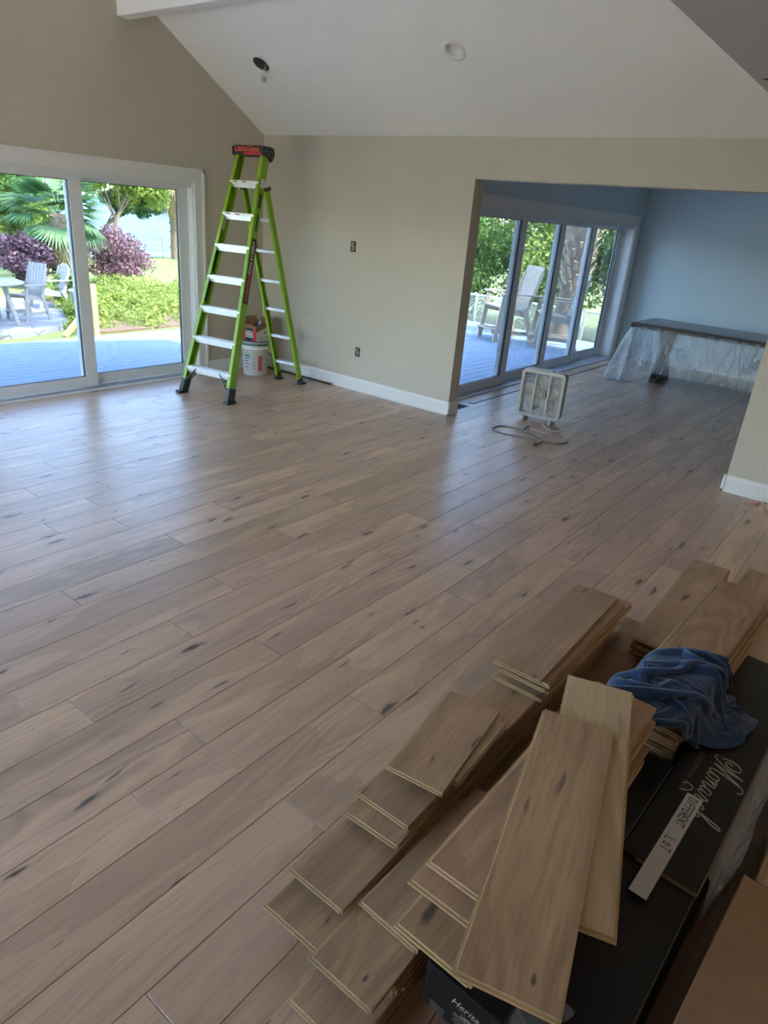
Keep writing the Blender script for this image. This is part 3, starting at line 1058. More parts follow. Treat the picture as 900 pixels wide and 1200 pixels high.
for i in range(10):
    a = 2 * math.pi * i / 10
    c = hub - fb * 0.044 + fu * (0.033 * math.cos(a)) + up * (0.033 * math.sin(a))
    g.obox(c, fu * 0.005, fb * 0.002, up * 0.005)
g.build('hub_vent_slots', M['dark_hole'], ho)
for i in range(5):
    a0 = math.radians(20 + 72 * i)
    bl = MB()
    vs = []
    for k in range(7):
        r = 0.045 + 0.145 * k / 6
        half = 0.030 + 0.055 * math.sin(math.pi * min(1, k / 6 * 0.85 + 0.1))
        for s in (-1, 0, 1):
            a = a0 + s * half / max(r, 0.08)
            vs.append(hub + fu * (r * math.cos(a)) + up * (r * math.sin(a)) + fb * (s * 0.016))
    fs = []
    for k in range(6):
        for s in range(2):
            q = k * 3 + s
            fs.append((q, q + 1, q + 4, q + 3))
    bl.add(vs, fs, 0, True)
    o = bl.build('blade', M['fan_plastic'], fn)
    sm = o.modifiers.new('thick', 'SOLIDIFY'); sm.thickness = 0.003
for x in (0.08, FW - 0.08):
    g = MB()
    g.obox(fp(x, -0.018, FD / 2), fu * 0.012, fb * (FD / 2 + 0.015), up * 0.020)
    for y in (-0.012, FD + 0.012):
        g.tube([fp(x, -0.032, y), fp(x, -0.044, y)], 0.013, 10)
    g.build('foot', M['fan_plastic'], fn, bevel=0.004)
g = MB()
g.bar(fp(0.13, FH + 0.006, FD / 2), fp(0.30, FH + 0.006, FD / 2), 0.030, 0.014, up)
g.build('carry_handle', M['fan_plastic'], fn, bevel=0.005)


def smooth_path(pts, n=10, closed=False):
    pts = [Vector(p) for p in pts]
    out = []
    for i in range(len(pts) - 1):
        p0 = pts[max(i - 1, 0)]; p1 = pts[i]; p2 = pts[i + 1]; p3 = pts[min(i + 2, len(pts) - 1)]
        for k in range(n):
            t = k / n
            out.append(0.5 * ((2 * p1) + (-p0 + p2) * t + (2 * p0 - 5 * p1 + 4 * p2 - p3) * t * t + (-p0 + 3 * p1 - 3 * p2 + p3) * t ** 3))
    out.append(pts[-1])
    return out


def fpx(x, y, z=0.0):
    """point on the level z that the photograph shows at pixel x, y (layout measurement)"""
    d = CW @ Vector((x - 450, 600 - y, -798.5))
    return Vector((0, 0, H)) + d * ((z - H) / d.z)


cord = [fpx(636, 492, 0.05), fpx(636, 497, 0.02), fpx(645, 505, 0.006), fpx(656, 506, 0.006), fpx(650, 508, 0.006), fpx(632, 506, 0.006), fpx(610, 497, 0.006), fpx(612, 504, 0.006), fpx(624, 509, 0.006)]
c = MB(); c.tube(smooth_path(cord, 8), 0.0048, 7)
c.build('cord', M['fan_plastic'], fn)
ext = [fpx(624, 509, 0.012), fpx(612, 504, 0.006), fpx(590, 499, 0.006), fpx(578.5, 501, 0.006), fpx(580, 505, 0.006), fpx(600, 510, 0.006), fpx(632, 516, 0.006), fpx(650, 519.5, 0.006), fpx(663, 519, 0.006), fpx(665, 517, 0.006)]
c = MB(); c.tube(smooth_path(ext, 8), 0.007, 7)
eo = c.build('extension_cord', plain('grey_cord', (0.22, 0.20, 0.185), 0.5), None, loc=fpx(620, 508))
tag(eo, 'grey extension cord looped on the oak floor before the fan', 'cord')
lead = [fpx(620, 499, 0.012), fpx(612, 505, 0.007), fpx(622, 509, 0.007), fpx(630, 513, 0.007), fpx(634, 517, 0.008), fpx(630, 520, 0.008), fpx(626, 519, 0.008)]
c = MB(); c.tube(smooth_path(lead, 6), 0.006, 7)
c.obox(fpx(627, 520, 0.014), V(0.028, 0.01, 0), V(-0.005, 0.014, 0), V(0, 0, 0.011))
c.build('plug_end', plain('dark_grey_plug', (0.11, 0.10, 0.10), 0.5), eo)


# ---------------------------------------------------------------- cloth solver (used for the plastic sheet and the sweatshirt)
def drape(P, nx, ny, rest, boxes, floor_z=0.0, steps=160, iters=14, dt=0.016, g=-9.8, bend=0.15, damp=0.985, fric=0.6, thick=0.006, pin=None):
    """position-based cloth: P (nx*ny, 3); boxes: (centre, 3 unit axes, half sizes)"""
    P = P.copy()
    Vv = np.zeros_like(P)
    idx = np.arange(nx * ny).reshape(nx, ny)
    cons = []
    def addc(a, b, k, w):
        a = a.ravel(); b = b.ravel()
        L = np.full(len(a), k)
        cons.append((a, b, L, w))
    for s in (0, 1):
        addc(idx[s:-1:2, :], idx[s + 1::2, :], rest, 1.0)
        addc(idx[:, s:-1:2], idx[:, s + 1::2], rest, 1.0)
    for s in (0, 1):
        addc(idx[s:-1:2, :-1], idx[s + 1::2, 1:], rest * 2 ** 0.5, 0.45)
        addc(idx[s:-1:2, 1:], idx[s + 1::2, :-1], rest * 2 ** 0.5, 0.45)
    for s in range(4):
        a = [i for i in range(nx - 2) if (i % 4) == s]
        if a: addc(idx[a, :], idx[[i + 2 for i in a], :], rest * 2, bend)
        a = [i for i in range(ny - 2) if (i % 4) == s]
        if a: addc(idx[:, a], idx[:, [i + 2 for i in a]], rest * 2, bend)
    for st in range(steps):
        Vv[:, 2] += g * dt
        Vv *= damp
        sp = np.linalg.norm(Vv, axis=1, keepdims=True)
        Vv *= np.minimum(1.0, 1.6 / np.maximum(sp, 1e-9))
        Q = P + Vv * dt
        for it in range(iters):
            for a, b, L, w in cons:
                d = Q[b] - Q[a]
                l = np.linalg.norm(d, axis=1)
                corr = d * ((l - L) / np.maximum(l, 1e-9) * 0.5 * w)[:, None]
                Q[a] += corr
                Q[b] -= corr
            if it % 3 == 2 or it == iters - 1:
                for c, A, h in boxes:
                    loc = (Q - c) @ A.T
                    hh = h + thick
                    ins = np.all(np.abs(loc) < hh, axis=1)
                    if ins.any():
                        l2 = loc[ins]
                        pen = hh - np.abs(l2)
                        ax = pen.argmin(axis=1)
                        r = np.arange(len(l2))
                        sg = np.sign(l2[r, ax]); sg[sg == 0] = 1
                        l2[r, ax] = sg * hh[ax]
                        newp = l2 @ A + c
                        old = P[ins]
                        disp = newp - old
                        nrm_ = A[ax] * sg[:, None]
                        dn = (disp * nrm_).sum(1, keepdims=True) * nrm_
                        Q[ins] = old + dn + (disp - dn) * (1 - fric)
                low = Q[:, 2] < floor_z + thick
                if low.any():
                    Q[low, 2] = floor_z + thick
                    Q[low, :2] = P[low, :2] + (Q[low, :2] - P[low, :2]) * (1 - fric)
            if pin is not None:
                Q[pin[0]] = pin[1]
        Vv = (Q - P) / dt
        P = Q
    return P


def abox(x0, x1, y0, y1, z0, z1, rz=0.0, piv=None):
    c = np.array([(x0 + x1) / 2, (y0 + y1) / 2, (z0 + z1) / 2])
    A = np.array([[math.cos(rz), math.sin(rz), 0], [-math.sin(rz), math.cos(rz), 0], [0, 0, 1.0]])
    if piv is not None:
        d = c[:2] - np.array(piv)
        c[:2] = np.array(piv) + np.array([d[0] * math.cos(rz) - d[1] * math.sin(rz), d[0] * math.sin(rz) + d[1] * math.cos(rz)])
    return (c, A, np.array([(x1 - x0) / 2, (y1 - y0) / 2, (z1 - z0) / 2]))


def cloth_obj(name, P, nx, ny, mat, thick=0.0, sub=1, parent=None, loc=None):
    mb = MB()
    fs = [(i * ny + j, (i + 1) * ny + j, (i + 1) * ny + j + 1, i * ny + j + 1) for i in range(nx - 1) for j in range(ny - 1)]
    mb.add([tuple(p) for p in P], fs, 0, True, [[(a // ny * 0.03, a % ny * 0.03) for a in f] for f in fs])
    o = mb.build(name, mat, parent, loc=loc)
    if sub:
        s = o.modifiers.new('sub', 'SUBSURF'); s.levels = sub; s.render_levels = sub
    if thick:
        s = o.modifiers.new('thick', 'SOLIDIFY'); s.thickness = thick; s.offset = 0
    return o


# ---------------------------------------------------------------- long table under plastic
TX0, TX1, TY0, TY1, TZ = 9.255, 10.24, 0.55, 3.035, 0.755
tb = thing('dining_table', ((TX0 + TX1) / 2, (TY0 + TY1) / 2, 0), 'long dark plank-top table with black steel trestle legs by the end wall', 'table')
mdark = oak('dark_table_oak', (0.13, 0.085, 0.06), (0.05, 0.032, 0.024), 0.5, 0.4, 0.5)
nb = 5
for i in range(nb):
    a = TX0 + (TX1 - TX0) * i / nb; b_ = TX0 + (TX1 - TX0) * (i + 1) / nb
    m_ = MB()
    vs = [(a + .001, TY0, TZ - .058), (b_ - .001, TY0, TZ - .058), (b_ - .001, TY1, TZ - .058), (a + .001, TY1, TZ - .058), (a + .001, TY0, TZ), (b_ - .001, TY0, TZ), (b_ - .001, TY1, TZ), (a + .001, TY1, TZ)]
    fs = [(0, 3, 2, 1), (4, 5, 6, 7), (0, 1, 5, 4), (1, 2, 6, 5), (2, 3, 7, 6), (3, 0, 4, 7)]
    m_.add(vs, fs, 0, False, [[(vs[k][1], vs[k][0] + vs[k][2]) for k in f] for f in fs])
    o = m_.build('top_plank', mdark, tb)
    set_rnd(o.data, [0.13 + 0.17 * i] * 8)
for yy in (2.66, 0.95):
    l = MB()
    xa, xb = 9.47, 10.03
    l.bar((xa, yy, 0.03), (xb, yy, 0.03), 0.10, 0.06, up)
    l.bar((xa, yy, 0.68), (xb, yy, 0.68), 0.10, 0.04, up)
    l.bar((xa + 0.03, yy, 0.05), (xb - 0.03, yy, 0.67), 0.09, 0.08, (1, 0, 0))
    l.bar((xb - 0.03, yy, 0.05), (xa + 0.03, yy, 0.67), 0.088, 0.078, (1, 0, 0))
    l.build('trestle_leg', M['black_plastic'], tb)
b = NB('clear_plastic_film')
o_ = b.pos()
wr = b.noise(b.vmul(o_, (1, 1, 0.35)), 5, 3, 0.5, 0.8)
cr = b.math('ABSOLUTE', b.math('SUBTRACT', b.noise(b.vmul(o_, (1, 1, 0.4)), 3.2, 2, 0.5, 1.0), 0.5))
crease = b.rng(cr, 0.028, 0.0)
nm = b.bump(b.math('ADD', wr, b.math('MULTIPLY', crease, 0.3)), 0.4, 0.03)
tr = b.n('BsdfTransparent', Color=C(0.90, 0.93, 0.95)).outputs[0]
df = b.n('BsdfDiffuse', Color=C(0.78, 0.81, 0.86)); b.t.links.new(nm, df.inputs['Normal'])
tl = b.n('BsdfTranslucent', Color=C(0.75, 0.78, 0.84)).outputs[0]
gl = b.n('BsdfGlossy', Color=C(0.9, 0.9, 0.9), Roughness=0.22); b.t.links.new(nm, gl.inputs['Normal'])
body = b.n('MixShader', i0=0.45, i1=df.outputs[0], i2=tl).outputs[0]
haze = b.math('ADD', 0.24, b.math('ADD', b.math('MULTIPLY', crease, 0.22), b.math('MULTIPLY', b.rng(wr, 0.45, 0.7), 0.16)))
s1 = b.n('MixShader', i0=haze, i1=tr, i2=body).outputs[0]
fr = b.n('LayerWeight', Blend=0.25); b.t.links.new(nm, fr.inputs['Normal'])
M['film'] = b.done(b.n('MixShader', i0=b.math('MULTIPLY', fr.outputs[0], 0.75), i1=s1, i2=gl.outputs[0]).outputs[0])
rs = 0.045
nx, ny = int(2.12 / rs), int(3.62 / rs)
gx = np.linspace(0, (nx - 1) * rs, nx) + (TX0 + TX1) / 2 - (nx - 1) * rs / 2
gy = np.linspace(0, (ny - 1) * rs, ny) + TY1 + 0.50 - (ny - 1) * rs
rg = np.random.RandomState(3)
PX = np.stack(np.meshgrid(gx, gy, indexing='ij') + [np.zeros((nx, ny))], -1)
PX[..., 2] = TZ + 0.02 + 0.012 * rg.rand(nx, ny) + 0.01 * np.sin(PX[..., 1] * 9 + PX[..., 0] * 5)
PX[..., 0] += 0.010 * np.sin(PX[..., 1] * 13)
Pd = drape(PX.reshape(-1, 3), nx, ny, rs, [abox(TX0, TX1, TY0, TY1, TZ - 0.3, TZ)], 0.0, steps=95, iters=10, bend=0.03, damp=0.97, fric=0.85)
o = cloth_obj('plastic_sheet', Pd, nx, ny, M['film'], 0, 1, None, (9.75, 1.8, TZ))
tag(o, 'clear plastic dust sheet draped over the long table and hanging crumpled', 'plastic sheet')

# ---------------------------------------------------------------- ceiling cans
eyv = Vector((0, 1, 0))
c = LIGHTS[0]
lt = thing('recessed_light', c, 'white round recessed downlight with trim ring in the sloped ceiling', 'light')


def can_surface(prof, c, n=28):
    mb = MB()
    vs = []
    for r, d in prof:
        for i in range(n):
            a = 2 * math.pi * i / n
            vs.append(c + exs * (r * math.cos(a)) + eyv * (r * math.sin(a)) + nrm * d)
    fs = []
    for k in range(len(prof) - 1):
        for i in range(n):
            fs.append((k * n + i, (k + 1) * n + i, (k + 1) * n + (i + 1) % n, k * n + (i + 1) % n))
    mb.add(vs, fs, 0, True)
    return mb


can_surface([(0.064, -0.002), (0.066, 0.004), (0.074, 0.007), (0.094, 0.005), (0.097, 0.0)], c).build('trim_ring', M['trim'], lt)
can_surface([(0.0005, -0.050), (0.030, -0.048), (0.050, -0.036), (0.062, -0.015), (0.066, 0.002)], c).build('baffle', M['trim'], lt)
c = LIGHTS[1]
lt = thing('open_light_can', c, 'open metal light can in the sloped ceiling with a dangling socket', 'light')
can_surface([(0.0005, -0.14), (0.070, -0.14), (0.073, -0.02), (0.076, 0.001), (0.079, 0.002)], c).build('can', plain('dull_can_metal', (0.16, 0.155, 0.15), 0.45, 0.7), lt)
sk = MB()
pA = c - nrm * 0.10 - exs * 0.02
pB = c + nrm * 0.01 - exs * 0.035 + Vector((0, -0.01, -0.02))
for s in (-0.008, 0.008):
    sk.tube(smooth_path([pA + eyv * s, c - nrm * 0.03 - exs * 0.05 + eyv * s, pB + eyv * s, pB + Vector((0, s, -0.05))], 5), 0.0022, 6)
sk.build('wire', M['card_white'], lt)
sk = MB()
sk.lathe([(0, 0), (0.020, 0), (0.022, -0.006), (0.022, -0.036), (0.014, -0.044), (0, -0.044)], 16, pB + Vector((0, 0, -0.045)))
sk.build('socket', plain('socket_ceramic', (0.42, 0.40, 0.37), 0.4), lt)

# ---------------------------------------------------------------- open electrical boxes in the back wall
def ebox(y, z, w_, h_, label):
    t_ = thing('electrical_box', (XB, y, z), label, 'outlet box')
    m_ = MB()
    m_.box(XB - 0.0015, XB + 0.001, y - w_ / 2, y + w_ / 2, z - h_ / 2, z + h_ / 2)
    m_.build('cavity', M['dark_hole'], t_)
    m_ = MB()
    for (a, b_, c_, d_) in ((y - w_ / 2 - .004, y - w_ / 2, z - h_ / 2, z + h_ / 2), (y + w_ / 2, y + w_ / 2 + .004, z - h_ / 2, z + h_ / 2),
                            (y - w_ / 2 - .004, y + w_ / 2 + .004, z + h_ / 2, z + h_ / 2 + .004), (y - w_ / 2 - .004, y + w_ / 2 + .004, z - h_ / 2 - .004, z - h_ / 2)):
        m_.box(XB - 0.003, XB + 0.001, a, b_, c_, d_)
    m_.build('box_rim', plain('box_grey', (0.10, 0.10, 0.11), 0.6), t_)
    for i, mt in enumerate(('copper', 'white_print', 'grey_print')):
        m_ = MB()
        yy = y + (i - 1) * w_ * 0.25
        m_.tube(smooth_path([(XB - 0.002, yy, z + h_ * 0.42), (XB - 0.012, yy + 0.006, z + h_ * 0.15), (XB - 0.008, yy - 0.012, z - h_ * 0.1), (XB - 0.003, yy + 0.005, z - h_ * 0.4)], 6), 0.0035, 6)
        m_.build('wire', M[mt], t_)


ebox(4.830, 1.457, 0.062, 0.095, 'small open electrical box higher on the beige wall')
ebox(4.685, 0.415, 0.058, 0.090, 'small open electrical box low on the beige wall above the baseboard')

# blue tape on the flat ceiling
t0 = fpx(893.5, 89, ZC - 0.0006); t1 = fpx(915, 101, ZC - 0.0006)
m_ = MB()
m_.bar(fpx(894.5, 92.5, ZC - 0.0005), fpx(912, 95, ZC - 0.0005), 0.026, 0.001, up)
tag(m_.build('masking_tape', plain('blue_tape', (0.02, 0.075, 0.30), 0.7), None, loc=fpx(897, 93, ZC)), 'short strip of blue masking tape stuck on the grey flat ceiling', 'tape')

# ---------------------------------------------------------------- scraps by the pier
rr = random.Random(5)
spots = [(883, 590, 'pink'), (887, 592, 'pink'), (880, 596.5, 'cream'), (884, 599.5, 'cream'), (854.5, 592, 'cream'), (893, 587.5, 'tan'), (897, 590, 'tan'), (895, 594, 'yellow'), (897, 598, 'tan'), (899, 603, 'pink'), (896, 600, 'yellow'), (898, 583, 'brown'), (874, 591, 'tan'), (863, 593, 'tan')]
cols = {'pink': (0.55, 0.27, 0.27), 'cream': (0.62, 0.56, 0.45), 'tan': (0.40, 0.27, 0.14), 'yellow': (0.62, 0.48, 0.20), 'brown': (0.28, 0.17, 0.10)}
for k, cl in cols.items():
    M['scrap_' + k] = plain('scrap_' + k, cl, 0.8, var=0.2, scale=60)
for (x, y, cl) in spots:
    c = fpx(x, y, 0.0)
    m_ = MB()
    n_ = 9 if cl == 'pink' else 6
    big = {'pink': 0.030, 'brown': 0.035, 'tan': 0.018, 'cream': 0.020, 'yellow': 0.020}[cl]
    if x < 875: big = 0.008
    a0 = rr.uniform(0, 6.28)
    ht = {'pink': 0.028, 'brown': 0.04}.get(cl, 0.008)
    asp = 0.35 if cl == 'cream' else 0.75
    vs = [(0, 0, ht)]
    for k in range(n_):
        a = 2 * math.pi * k / n_
        q = big * rr.uniform(0.75, 1.1)
        xx, yy = q * math.cos(a), q * math.sin(a) * asp
        vs.append((xx * math.cos(a0) - yy * math.sin(a0), xx * math.sin(a0) + yy * math.cos(a0), rr.uniform(0.25, 0.8) * ht))
        vs.append((vs[-1][0] * 0.8, vs[-1][1] * 0.8, 0.0006))
    fs = []
    for k in range(n_):
        a, b_ = 1 + 2 * k, 1 + 2 * ((k + 1) % n_)
        fs += [(0, a, b_), (a, a + 1, b_ + 1, b_)]
    m_.add([(c.x + p[0], c.y + p[1], p[2]) for p in vs], fs)
    o = m_.build('wood_scrap' if cl != 'pink' else 'insulation_scrap', M['scrap_' + cl], None, loc=c)
    tag(o, {'pink': 'tuft of pink insulation on the floor beside the white pier baseboard', 'cream': 'pale wood sliver on the floor near the pier baseboard', 'tan': 'tan wood chip on the floor near the pier baseboard',
            'yellow': 'yellow wood chip on the floor near the pier baseboard', 'brown': 'brown offcut block standing against the pier baseboard'}[cl], 'scrap', 'scraps swept by the pier')

# ================================================================== THE PILE OF LOOSE FLOORBOARDS
BT, BP = 0.0147, 0.0149
brng = random.Random(11)


def loose_board(x0, L, yc, ztop, label, rot=0.0, group=None, flip=False, wid=0.184, rnd=None, tilt=0.0):
    """tongue-and-groove board: oak face, raw edges, plywood back; x0 = near end, rot about its near-end centre"""
    hw = wid / 2
    bv = 0.001
    mb = MB()
    z0, z1 = -BT, 0.0
    vs = [(0, -hw, z0), (L, -hw, z0), (L, hw, z0), (0, hw, z0),
          (0, -hw, z1 - bv), (L, -hw, z1 - bv), (L, hw, z1 - bv), (0, hw, z1 - bv),
          (bv, -hw + bv, z1), (L - bv, -hw + bv, z1), (L - bv, hw - bv, z1), (bv, hw - bv, z1)]
    fs = [(8, 9, 10, 11), (4, 5, 9, 8), (5, 6, 10, 9), (6, 7, 11, 10), (7, 4, 8, 11), (0, 1, 5, 4), (1, 2, 6, 5), (2, 3, 7, 6), (3, 0, 4, 7), (0, 3, 2, 1)]
    mi = [0, 0, 0, 0, 0, 1, 1, 1, 1, 2]
    uv = []
    for i, f in enumerate(fs):
        if mi[i] == 1:
            uv.append([(vs[k][0] + vs[k][1], vs[k][2] * 3) for k in f])
        else:
            uv.append([(vs[k][0], vs[k][1] - vs[k][2]) for k in f])
    mb.add(vs, fs, mi, False, uv)
    r = brng.random() if rnd is None else rnd
    me = mb.mesh('floorboard', [M['oak_board'], M['oak_raw'], M['ply_back']])
    set_rnd(me, [r] * len(me.vertices))
    o = bpy.data.objects.new('floorboard', me)
    COL.objects.link(o)
    if flip:
        o.rotation_euler = (math.pi, 0, rot)
        o.location = (x0, yc, ztop - BT)
    else:
        o.rotation_euler = (0, -tilt, rot)
        o.location = (x0, yc, ztop)
    tag(o, label, 'floorboard', group)
    tg = MB()
    tz0, tz1 = -0.0098, -0.0048
    tg.box(-0.0065, L - 0.004, hw, hw + 0.0065, tz0, tz1)
    tg.box(-0.0065, 0, -hw + 0.006, hw, tz0, tz1)
    for f in range(len(tg.f)):
        tg.uv[f] = [(tg.v[k][0] + tg.v[k][1], tg.v[k][2] * 2) for k in tg.f[f]]
    tm = tg.mesh('tongue', M['oak_raw'])
    set_rnd(tm, [r] * len(tm.vertices))
    t_ = bpy.data.objects.new('tongue', tm)
    COL.objects.link(t_)
    t_.parent = o
    return o


GA = 'floorboards stacked in the row along the open floor'
LA = 'oak floorboard buried in the long low stack along the open floor'
# row A: long stack beside the open floor
for i in range(13):
    z = (i + 1) * BP
    if i == 7:
        loose_board(0.846, 1.845, 0.792, z, 'oak floorboard reaching furthest out below the split-marked board', group=GA)
    elif i == 10:
        loose_board(0.938, 1.845, 0.797, z, 'long oak floorboard with a dark split on its end, under the fanned short boards', group=GA, rnd=0.31)
    elif i > 10:
        loose_board(1.27 + 0.05 * (i - 11), 1.47, 0.797 + brng.uniform(-.006, .004), z, LA, group=GA)
    else:
        x = 0.96 + brng.uniform(0.0, 0.12)
        loose_board(x, 1.845 + brng.uniform(-0.05, 0.05), 0.797 + brng.uniform(-.010, .004), z, LA, group=GA)
loose_board(1.149, 0.52, 0.790, 14 * BP, 'short oak floorboard at the bottom of the fanned trio', rot=math.radians(1.5), group=GA, rnd=0.62)
loose_board(1.212, 0.50, 0.800, 15 * BP, 'short oak floorboard in the middle of the fanned trio', rot=0.0, group=GA, rnd=0.55)
loose_board(1.44, 0.29, 0.780, 16 * BP, 'short oak floorboard under the knotty turned one', rot=0.03, group=GA)
loose_board(1.41, 0.33, 0.770, 17 * BP, 'short flipped floorboard under the knotty turned one', rot=0.06, group=GA, flip=True)
loose_board(1.327, 0.436, 0.774, 18 * BP, 'short knotty oak floorboard turned askew on top of the fanned trio', rot=math.radians(7.0), group=GA, rnd=0.44)
loose_board(1.778, 0.92, 0.791, 14 * BP, 'oak floorboard with a dark stained end sticking out under the square-cut stack', group=GA, rnd=0.9)
GD = 'floorboards in the square-cut stack'
for i in range(14, 19):
    loose_board(1.985 + brng.uniform(0, 0.05), 0.78 + brng.uniform(-0.05, 0.09), 0.784 + brng.uniform(-0.022, 0.0), (i + 1) * BP, 'oak floorboard within the square-cut stack of seven beside the blue sweatshirt', rot=brng.uniform(-0.012, 0.006), group=GD)
loose_board(1.982, 0.798, 0.787, 20 * BP, 'wavy-grained oak floorboard on top of the square-cut stack', rot=math.radians(1.0), group=GD, rnd=0.07)
for i, (dx, dy) in enumerate(((2.35, -0.14), (2.42, -0.125))):
    loose_board(dx, 0.72, 0.787 + dy, (1 + i) * BP, 'oak floorboard lying low beside the square-cut stack', rot=-0.02, group='low boards beside the square-cut stack')

# row B: low stack next to it
GB = 'floorboards in the low middle stack'
for i in range(11):
    z = (i + 1) * BP
    if i == 4:
        loose_board(0.743, 0.70, 0.598, z, 'oak floorboard lowest and furthest out beneath the round-knot board', group=GB, rnd=0.72)
    elif i == 9:
        loose_board(0.811, 0.66, 0.597, z, 'oak floorboard with one large round knot near its end', group=GB, rnd=0.515)
    elif i == 10:
        loose_board(0.985, 0.54, 0.594, z, 'oak floorboard laid over the round-knot board, plain with tiny knots', rot=math.radians(-2.8), group=GB, rnd=0.27)
    else:
        loose_board((0.80 if i < 4 else 0.88) + brng.uniform(0, 0.06), 0.55 + brng.uniform(0, 0.05), 0.596 + brng.uniform(-0.008, 0.006), z, 'oak floorboard buried in the low middle stack', group=GB)

# ---------------------------------------------------------------- black cartons
b = NB('black_carton_print')
p_ = b.obj()
sc_ = b.noise(b.vmul(p_, (3, 10, 3)), 3, 6, 0.7)
cc_ = b.mix(b.rng(sc_, 0.62, 0.80), C(0.0075, 0.0075, 0.008), C(0.035, 0.034, 0.032))
M['carton'] = b.done(b.bsdf(cc_, 0.42, b.bump(b.noise(p_, 30, 3), 0.08, 0.004), Specular_IOR_Level=0.35))
M['gold'] = plain('pale_gold_print', (0.46, 0.42, 0.35), 0.45, var=0.05)
M['dim_gold'] = plain('dim_gold_print', (0.16, 0.145, 0.12), 0.5, var=0.05)
M['raw_card'] = plain('raw_card_edge', (0.30, 0.185, 0.10), 0.85, var=0.12, scale=60)

RC = math.radians(-2.4)


def rot2(x, y, px, py, a):
    dx, dy = x - px, y - py
    return Vector((px + dx * math.cos(a) - dy * math.sin(a), py + dx * math.sin(a) + dy * math.cos(a), 0))


def carton(name, x0, x1, yc, wd, z0, z1, rz, label, group=None, piv=None):
    px, py = piv or (x0, yc)
    ex = Vector((math.cos(rz), math.sin(rz), 0)); ey = Vector((-math.sin(rz), math.cos(rz), 0))
    c = rot2((x0 + x1) / 2, yc, px, py, rz)
    root = thing(name, (c.x, c.y, z0), label, 'carton', group)
    m_ = MB()
    m_.obox((c.x, c.y, (z0 + z1) / 2), ex * ((x1 - x0) / 2), ey * (wd / 2), (0, 0, (z1 - z0) / 2))
    bo_ = m_.build('carton_body', M['carton'], root, bevel=0.004)
    return root, bo_, c, ex, ey


# right-hand stack of two cartons
piv = (1.42, 0.116)
R0, _, _, _, _ = carton('flooring_carton', 0.80, 2.66, 0.116, 0.20, 0.0, 0.148, RC, 'black flooring carton at the bottom, under the taped carton', 'flooring cartons', piv)
R1, R1b, rc, rex, rey = carton('flooring_carton', 0.78, 2.725, 0.116, 0.194, 0.149, 0.289, RC, 'black flooring carton with a white tape strip lettered on its lid', 'flooring cartons', piv)


def rp3(x, y, z):
    """carton frame: x, y as measured with the carton straightened about its pivot"""
    q = rot2(x, y, piv[0], piv[1], RC)
    return Vector((q.x, q.y, z))


lid = MB()
lc = rp3((1.475 + 2.725) / 2, 0.116, 0.2945)
lid.obox(lc, rex * (0.625), rey * 0.097, up * 0.0055)
lo = lid.build('lid_flap', M['carton'], R1)
e = MB()
e.obox(rp3((1.475 + 2.725) / 2, 0.116 - 0.0975, 0.2945), rex * 0.625, rey * 0.0012, up * 0.0055)
e.obox(rp3(1.4745, 0.116 - 0.02, 0.2945), rex * 0.0008, rey * 0.078, up * 0.0052)
e.build('raw_edge', M['raw_card'], lo)
# torn tab on its left edge
# script logo: strokes drawn in reading frame (x along the word, y up)
ZT = 0.3004
STROKES = [
    [(0.05, 0.55), (0.0, 0.42), (0.10, 0.33), (0.22, 0.45), (0.22, 0.68), (0.08, 0.82), (-0.10, 0.72), (-0.14, 0.45), (-0.02, 0.18)],
    [(0.42, 0.98), (0.36, 0.60), (0.26, 0.22), (0.10, -0.02), (-0.04, 0.05)],
    [(0.42, 0.98), (0.44, 0.55), (0.44, 0.05)],
    [(0.44, 0.05), (0.60, 0.52), (0.78, 1.02), (0.98, 1.10), (1.12, 0.98)],
    [(0.78, 1.02), (0.72, 0.55), (0.72, 0.12), (0.84, 0.02), (0.98, 0.20)],
    [(1.12, 0.40), (0.98, 0.36), (0.94, 0.16), (1.04, 0.02), (1.16, 0.12), (1.18, 0.30), (1.10, 0.40), (1.26, 0.34)],
    [(1.26, 0.34), (1.34, 0.40), (1.32, 0.02)],
    [(1.32, 0.12), (1.44, 0.38), (1.54, 0.36), (1.52, 0.10), (1.60, 0.02), (1.70, 0.16)],
    [(1.96, 0.36), (1.82, 0.38), (1.74, 0.18), (1.82, 0.03), (1.94, 0.16), (1.98, 0.38), (1.96, 0.08), (2.06, 0.04), (2.14, 0.20)],
    [(2.14, 0.20), (2.22, 0.40), (2.30, 0.32), (2.28, 0.06), (2.38, 0.04), (2.48, 0.20)],
    [(2.74, 0.34), (2.62, 0.40), (2.50, 0.20), (2.58, 0.02), (2.72, 0.06), (2.84, 0.28)],
    [(2.84, 0.28), (3.02, 0.72), (3.04, 0.98), (2.94, 0.96), (2.88, 0.50), (2.86, 0.02)],
    [(2.86, 0.10), (2.98, 0.38), (3.08, 0.34), (3.06, 0.08), (3.16, 0.02), (3.30, 0.20)],
    [(2.18, -0.42), (2.05, -0.30), (2.10, -0.12), (2.30, -0.16), (2.52, -0.40)],
]


